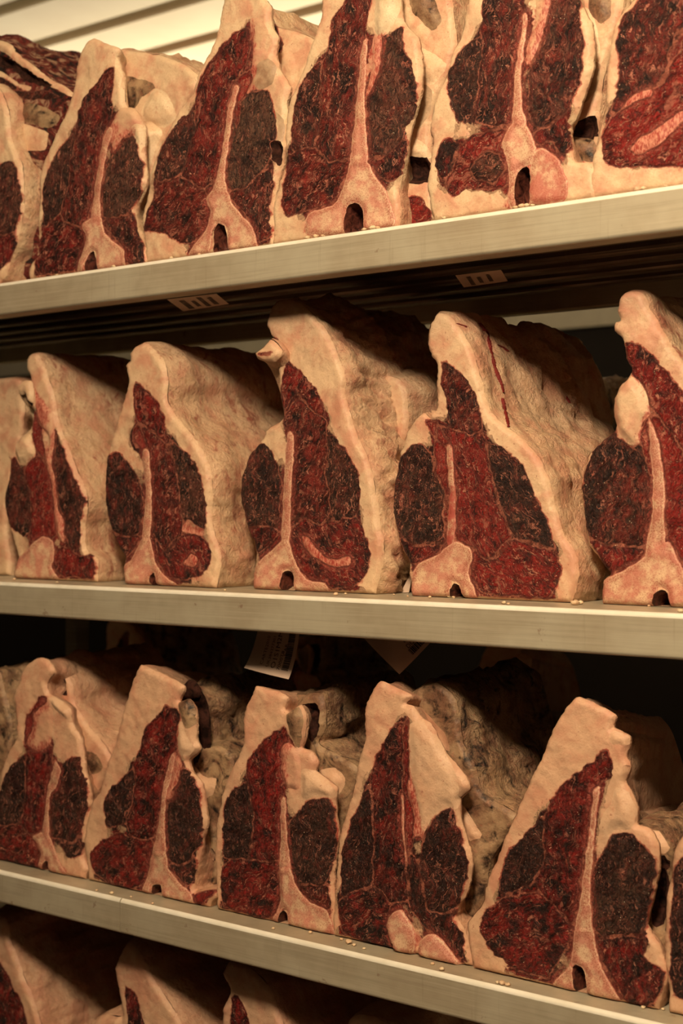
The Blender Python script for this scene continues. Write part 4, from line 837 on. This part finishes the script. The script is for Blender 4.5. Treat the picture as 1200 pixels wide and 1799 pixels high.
def row4():
    Y4 = 1.36
    cut('beef_loin', 'cut of beef with creased fat side on the bottom shelf, at the left edge', G4, 3, Y4, P4,
        [(-300,950),(-280,400),(-100,210),(0,190),(25,260),(60,360),(100,460),(130,560),(200,760),(210,950)],
        [('loin_muscle','M',[(0,330),(40,400),(80,500),(150,900),(-200,900),(-180,600),(-60,400)],dict(red=.7))], L=.3, seed=20, btint=.3, lump=1.4, taper=(.1,0,.04))
    cut('beef_loin', 'cut of beef with a ridge of fat on the bottom shelf, second from the left', G4, 3, Y4 - .01, P4,
        [(250,950),(270,540),(285,500),(310,487),(365,485),(340,350),(360,290),(385,268),(420,310),(460,390),(520,480),(590,640),(645,950)],
        [('loin_muscle','M',[(375,400),(415,440),(440,520),(600,925),(360,925),(385,520)],dict(red=.6)),
         ('fat_lobe','F',[(270,560),(285,500),(310,487),(368,487),(360,640),(290,640)],dict(bulge=.006))], L=.3, seed=21, btint=.3, taper=(.1,0,.04))
    cut('beef_loin', 'cut of beef with red stripe beneath its fat on the bottom shelf', G4, 3, Y4 - .01, P4,
        [(660,950),(665,500),(680,440),(690,410),(665,360),(690,325),(740,340),(800,400),(840,500),(920,700),(1000,950)],
        [('loin_muscle','M',[(700,440),(740,470),(760,560),(800,925),(690,925)],dict(red=.8))], L=.3, seed=22, btint=.4, taper=(.1,0,.04))
    cut('beef_loin', 'tip of a fat-covered cut just rising into the frame on the bottom shelf', G4, 3, Y4 - .01, P4,
        [(1000,950),(1040,540),(1045,505),(1070,487),(1130,500),(1200,560),(1300,950)],[], L=.28, seed=23, btint=.5)
row1(); row2(); row3(); row4()

# ------------------------------------------------------------------ blood on the cream flank, laid on the body by ray
root, (b_, BVv, BFv) = ROOTS['drip']
tree = BVHTree.FromPolygons([Vector(v) for v in BVv], [tuple(f) for f in BFv])
def hit(px, py):
    d = (px2w(px, py, 1.5) - CAM).normalized(); return tree.ray_cast(CAM, d)[:2]
def ribbon(pts, name):
    vs = []; fs = []; rr = random.Random(5); pp = []
    for (x0, y0, w0), (x1, y1, w1) in zip(pts, pts[1:]):
        k = max(2, int(math.hypot(x1-x0, y1-y0) / 5))
        for j in range(k): u = j / k; pp.append((x0+(x1-x0)*u, y0+(y1-y0)*u, (w0+(w1-w0)*u) * rr.uniform(.7, 1.25)))
    pp.append(pts[-1])
    for x, y, w_ in pp:
        p, n = hit(680 + x / 2.727, 500 + y / 2.727)
        if p is None: continue
        n = n if n.dot(CAM - p) > 0 else -n
        side = n.cross(Vector((0, 0, 1))).normalized()
        for q, h in ((-1, .0002), (-.5, .0011), (.5, .0011), (1, .0002)):
            vs.append(p + side * q * w_ * .001 + n * h - root.location)
    m = len(vs) // 4
    for i in range(m - 1):
        for j in range(3): a = i*4 + j; fs.append((a, a+1, a+5, a+4))
    if m < 2: return
    o = mesh_obj(name, vs, fs, M_BLOOD, root)
    set_attrs(o.data, {'fuv': np.array([tuple((v + root.location) * 100) for v in vs])})
ribbon([(445,185,2.2),(480,235,3.2),(495,300,2.8),(515,390,2.6),(535,445,2.8),(550,480,2.2),(558,518,3.2)], 'blood_trickle')
ribbon([(553,545,1.6),(565,600,2.8),(575,640,2.4),(584,690,1.8)], 'blood_trickle')
ribbon([(290,168,1.2),(320,180,3.0),(350,192,2.6),(376,200,3.2),(380,206,1.5)], 'blood_spot')
ribbon([(528,288,1.5),(555,300,3.4),(580,320,2.2)], 'blood_spot')
ribbon([(858,536,1.5),(866,552,3.2),(876,568,1.5)], 'blood_spot')

# ------------------------------------------------------------------ rear rack in the dark, with its own cuts
rear = empty('storage_rack', (-1.4, 2.1, 0), 'dark rack standing behind the lit one, glimpsed between the cuts of beef', 'rack')
for z in ZS[1:]:
    o = box('shelf_top', (-2.6, 2.2, -.22, .22, z - .004, z), M_SHELF, rear)
    o = box('front_lip', (-2.6, 2.2, -.223, -.22, z - LIP, z), M_SHELF, rear)
    o = box('rear_rail', (-2.6, 2.2, .22, .232, z - LIP, z), M_SHELF, rear)
for x in (-2.5, -.9, 1.9): box('upright', (x, x + .03, .233, .263, .002, EYE + .1), M_POST, rear, .002)
allr = [o for o in scene.collection.objects if o.name.startswith('beef_loin')]
def copy_tree(src, x, y, z, label, rz=0):
    r = src.copy(); col(r); r.location = (x, y, z); r.rotation_euler.z = rz; r['label'] = label
    r['group'] = 'cuts in shadow on the rear rack'
    for ch in src.children: c = ch.copy(); c.parent = r; col(c)
by = {o['label'][:14]: o for o in allr}
def src(t): return next(o for o in allr if t in o['label'])
copy_tree(src('knuckles'), -1.95, 2.06, ZS[2] + .0006, 'shadowed cut on the rear rack, furthest left behind the lower shelf')
copy_tree(src('square pale fat'), -1.55, 2.06, ZS[2] + .0006, 'shadowed cut on the rear rack, behind the square fat block')
copy_tree(src('largest beef'), -1.15, 2.06, ZS[2] + .0006, 'shadowed cut on the rear rack, between the paper tags and behind')
copy_tree(src('knuckles'), -.68, 2.06, ZS[2] + .0006, 'shadowed cut on the rear rack, seen left of the wide fat slope')
copy_tree(src('square pale fat'), -.2, 2.06, ZS[2] + .0006, 'shadowed cut on the rear rack, at the right edge of the lower shelf')
copy_tree(src('knuckles'), -1.02, 2.06, ZS[1] + .0006, 'shadowed cut on the rear rack, behind the gap right of the tallest loin')

# ------------------------------------------------------------------ paper tags
def tag(label, Ys, quad, rows, curl=(0, 0), zmax=None, plane_z=None, strap=None):
    """quad: pixel corners (top-left, top-right, bottom-right, bottom-left) of the sheet; text runs from bottom to top"""
    def P(p, Y):
        if plane_z is not None:
            q = px2w(p[0], p[1], 1.0) - CAM; return CAM + q * ((plane_z - EYE) / q.z)
        return px2w(p[0], p[1], Y)
    tl, tr, br, bl = [P(p, Y) for p, Y in zip(quad, Ys)]
    org = (tl + tr) / 2
    n = (tr - tl).cross(bl - tl).normalized()
    if n.dot(CAM - tl) < 0: n = -n
    def S(u, v):
        p = (bl*(1-u) + br*u) * (1-v) + (tl*(1-u) + tr*u) * v
        return p + n * (curl[0] * (1-v)**3 + curl[1] * math.sin(u * math.pi)) - org
    root = empty('paper_tag', org, label, 'label')
    NU, NV = 12, 14; vs = []; fs = []
    for side in (0, -.0004):
        for j in range(NV+1):
            for i in range(NU+1): vs.append(S(i/NU, j/NV) + n * side)
    m = (NU+1)*(NV+1)
    def ok(u, v): return zmax is None or (S(u, v) + org).z < zmax
    for j in range(NV):
        for i in range(NU):
            if not ok((i+.5)/NU, (j+1)/NV): continue
            a = j*(NU+1)+i; fs.append((a, a+1, a+NU+2, a+NU+1)); fs.append((m+a, m+a+NU+1, m+a+NU+2, m+a+1))
    mesh_obj('paper_sheet', vs, fs, M_PAPER, root)
    W_ = ((br - bl).length); H_ = ((tl - bl).length)
    for txt, u0, v0, size in rows:
        if txt.startswith('|'):
            bv = []; bf = []; rr = random.Random(3); v = v0
            while v < float(txt[1:]):
                w_ = rr.choice((.008, .014, .022))
                if ok(u0, v + w_):
                    k = len(bv)
                    for uu, vv in ((u0 - size, v), (u0, v), (u0, v + w_), (u0 - size, v + w_)): bv.append(S(uu, vv) + n * .0004)
                    bf.append((k, k+1, k+2, k+3))
                v += w_ + rr.choice((.007, .012))
            if bf: mesh_obj('barcode', bv, bf, M_INK, root, smooth=False)
            continue
        cu = bpy.data.curves.new('t', 'FONT'); cu.body = txt; cu.size = 1.0; cu.resolution_u = 2
        to = bpy.data.objects.new('t', cu); col(to)
        me = bpy.data.meshes.new_from_object(to.evaluated_get(bpy.context.evaluated_depsgraph_get()))
        bpy.data.objects.remove(to)
        vv = [(q.co.x, q.co.y) for q in me.vertices]; ff = [tuple(f.vertices) for f in me.polygons]
        vv2 = []
        for x, y in vv:
            u = u0 - y * size / W_; v = v0 + x * size / H_; vv2.append((u, v))
        keep = [f for f in ff if all(vv2[i][1] < .99 and ok(*vv2[i]) for i in f)]
        mesh_obj('printed_line', [S(u, v) + n * .0005 for u, v in vv2], keep, M_INK, root, smooth=False)
    return root
zb = ZS[1] - LIP
tag('upright paper tag with black print hanging from the middle shelf', (1.36, 1.36, 1.36, 1.36),
    [(454, 1103), (527, 1103), (516, 1192), (438, 1172)],
    [('CARTE2010', .36, .16, .0068), ('UK384377301', .50, .14, .0062), ('O1S1M2M1S0', .64, .13, .0098), ('7000T8', .755, .12, .0068), ('CAR', .80, .42, .0066), ('|1.0', .93, .14, .14)],
    curl=(.010, .002), zmax=zb - .0005 + .004)
tag('diamond-hung paper tag with barcode under the middle shelf, right of the upright tag', (1.36, 1.36, 1.36, 1.36),
    [(715, 1037), (780, 1103), (705, 1184), (640, 1118)],
    [('O1', .52, .42, .0125), ('DOOO', .66, .40, .0078), ('DOC', .79, .38, .0080), ('|.98', .93, .36, .13)],
    curl=(.004, .001), zmax=zb + .003)
ZU = ZS[0] - LIP - .0006
tag('paper tag lying flat against the underside of the upper shelf, left part', (0, 0, 0, 0),
    [(293, 526), (380, 516), (402, 534), (322, 547)],
    [('|.8', .30, .1, .12), ('|.7', .48, .2, .09), ('|.9', .66, .1, .10), ('|.8', .84, .15, .10)], plane_z=ZS[0] - LIP)
tag('paper tag in the dark under the upper shelf, right of centre', (0, 0, 0, 0),
    [(800, 484), (880, 474), (892, 494), (815, 505)],
    [('|.8', .30, .1, .10), ('|.7', .50, .2, .09), ('|.8', .72, .2, .09)], plane_z=ZS[0] - LIP)
st = empty('plastic_strip', px2w(710, 1040, 1.395), 'thin plastic strip leaning between the tallest loin and its right neighbour', 'strip')
q = [px2w(704, 1041, 1.40), px2w(718, 1041, 1.40), px2w(724, 1012, 1.41), px2w(719, 1012, 1.41)]
o = mesh_obj('strip_sheet', [p - st.location for p in q] + [p - st.location + Vector((0, .0008, 0)) for p in q], [(0,1,2,3),(7,6,5,4),(0,4,5,1),(1,5,6,2),(2,6,7,3),(3,7,4,0)], M_PAPER, st, smooth=False)

# ------------------------------------------------------------------ crumbs of fat on the shelf fronts
def crumb_mesh(seed, mat):
    import bmesh
    bm = bmesh.new(); bmesh.ops.create_icosphere(bm, subdivisions=2, radius=1)
    for v in bm.verts:
        v.co *= 1 + .45 * mnoise.noise(v.co * 1.6 + Vector((seed, 0, 0))); v.co.z = v.co.z * .6
    z = min(v.co.z for v in bm.verts)
    for v in bm.verts: v.co.z -= z
    me = bpy.data.meshes.new('fat_crumb'); bm.to_mesh(me); bm.free(); me.shade_smooth(); me.materials.append(mat)
    k = len(me.vertices); far = np.full(k, 50.)
    set_attrs(me, {'fuv': np.array([tuple(v.co * .4 + Vector((seed, 0, 0))) for v in me.vertices]), 'dm': far, 'flesh': far, 'edge': far}); return me
CM = [crumb_mesh(k, M_WHITE if k % 3 else M_FAT) for k in range(6)]
NICK = {0: [(60, 'left of the cut with short flat fat top'), (210, 'before the short loin at the left'), (370, 'before the loin with grey-brown tenderloin'), (540, 'left of the deeply notched vertebra'), (640, 'before the deeply notched vertebra'), (780, 'left of the round bone disc'), (925, 'before the round bone disc'), (1140, 'before the bright red loin')],
        1: [(60, 'before the loin with pale tendon'), (395, 'right of the peaked loin'), (600, 'before the tallest loin'), (705, 'beside the plastic strip'), (780, 'before the blood-streaked loin'), (890, 'right of the blood-streaked loin\'s bone'), (1015, 'in the gap before the rightmost loin'), (1160, 'before the rightmost loin')],
        2: [(190, 'near the joint in the lip'), (260, 'before the flat slanting top'), (480, 'before the square fat block'), (600, 'left of the bone knuckles'), (765, 'right of the bone knuckles'), (885, 'before the widest fat slope'), (1150, 'at the right end')]}
def crumbs(shelf, spots, label, group):
    z = ZS[shelf]
    for i, (x, y, r_) in enumerate(spots):
        if y is None: Yc = Y0 + .008
        else:
            d = px2w(x, y, 1.0) - CAM; Yc = d.y * ((z - EYE) / d.z)
            Yc = max(Yc, Y0 + .007)
        o = col(bpy.data.objects.new('meat_crumb', CM[i % 6])); X = px2w(x, 900, Yc).x
        o.location = (X, Yc, z + .0001); o.scale = (r_ * .001,) * 3; o.rotation_euler.z = i * 1.7
        nick = min(NICK[shelf], key=lambda q: abs(q[0] - x))[1]
        o['label'] = label + ' ' + nick; o['category'] = 'crumb'; o['group'] = group + ', ' + nick
crumbs(0, [(100,None,2),(200,None,2.6),(301,None,2.8),(350,None,2),(540,None,3),(555,None,3.6),(567,None,2.6),(640,None,3),(655,None,4.2),(664,None,3),(780,None,2.5),(906,None,3),(917,None,4),(926,None,3.5),(936,None,2.6),(1120,None,4.4),(1131,None,3),(1170,None,2.2)],
       'tiny scrap on the upper shelf edge', 'scraps on the upper shelf edge')
crumbs(1, [(25,1019,2.4),(100,1024,1.6),(395,1038,1.8),(590,1046,3),(607,1045,1.8),(692,1046,1.6),(716,1049,1.6),(755,1051,2),(790,1050,3),(797,1051,2),(885,1062,2.6),(893,1065,2.0),(1010,1063,4.5),(1020,1062,3.4),(1196,1082,3.5),(1140,1066,1.8)],
       'tiny scrap on the middle shelf edge', 'scraps on the middle shelf edge')
crumbs(2, [(170,1566,2),(196,1571,3),(230,1577,2),(268,1592,1.8),(480,1633,2),(545,1640,2.6),(612,1658,4),(622,1662,2.4),(640,1668,2),(760,1695,2.4),(776,1712,3),(882,1741,3.6),(892,1744,3),(874,1738,2.4),(1130,1772,2.4),(1150,1768,2),(1165,1775,1.8),(600,1652,2)],
       'tiny scrap on the lower shelf edge', 'scraps on the lower shelf edge')
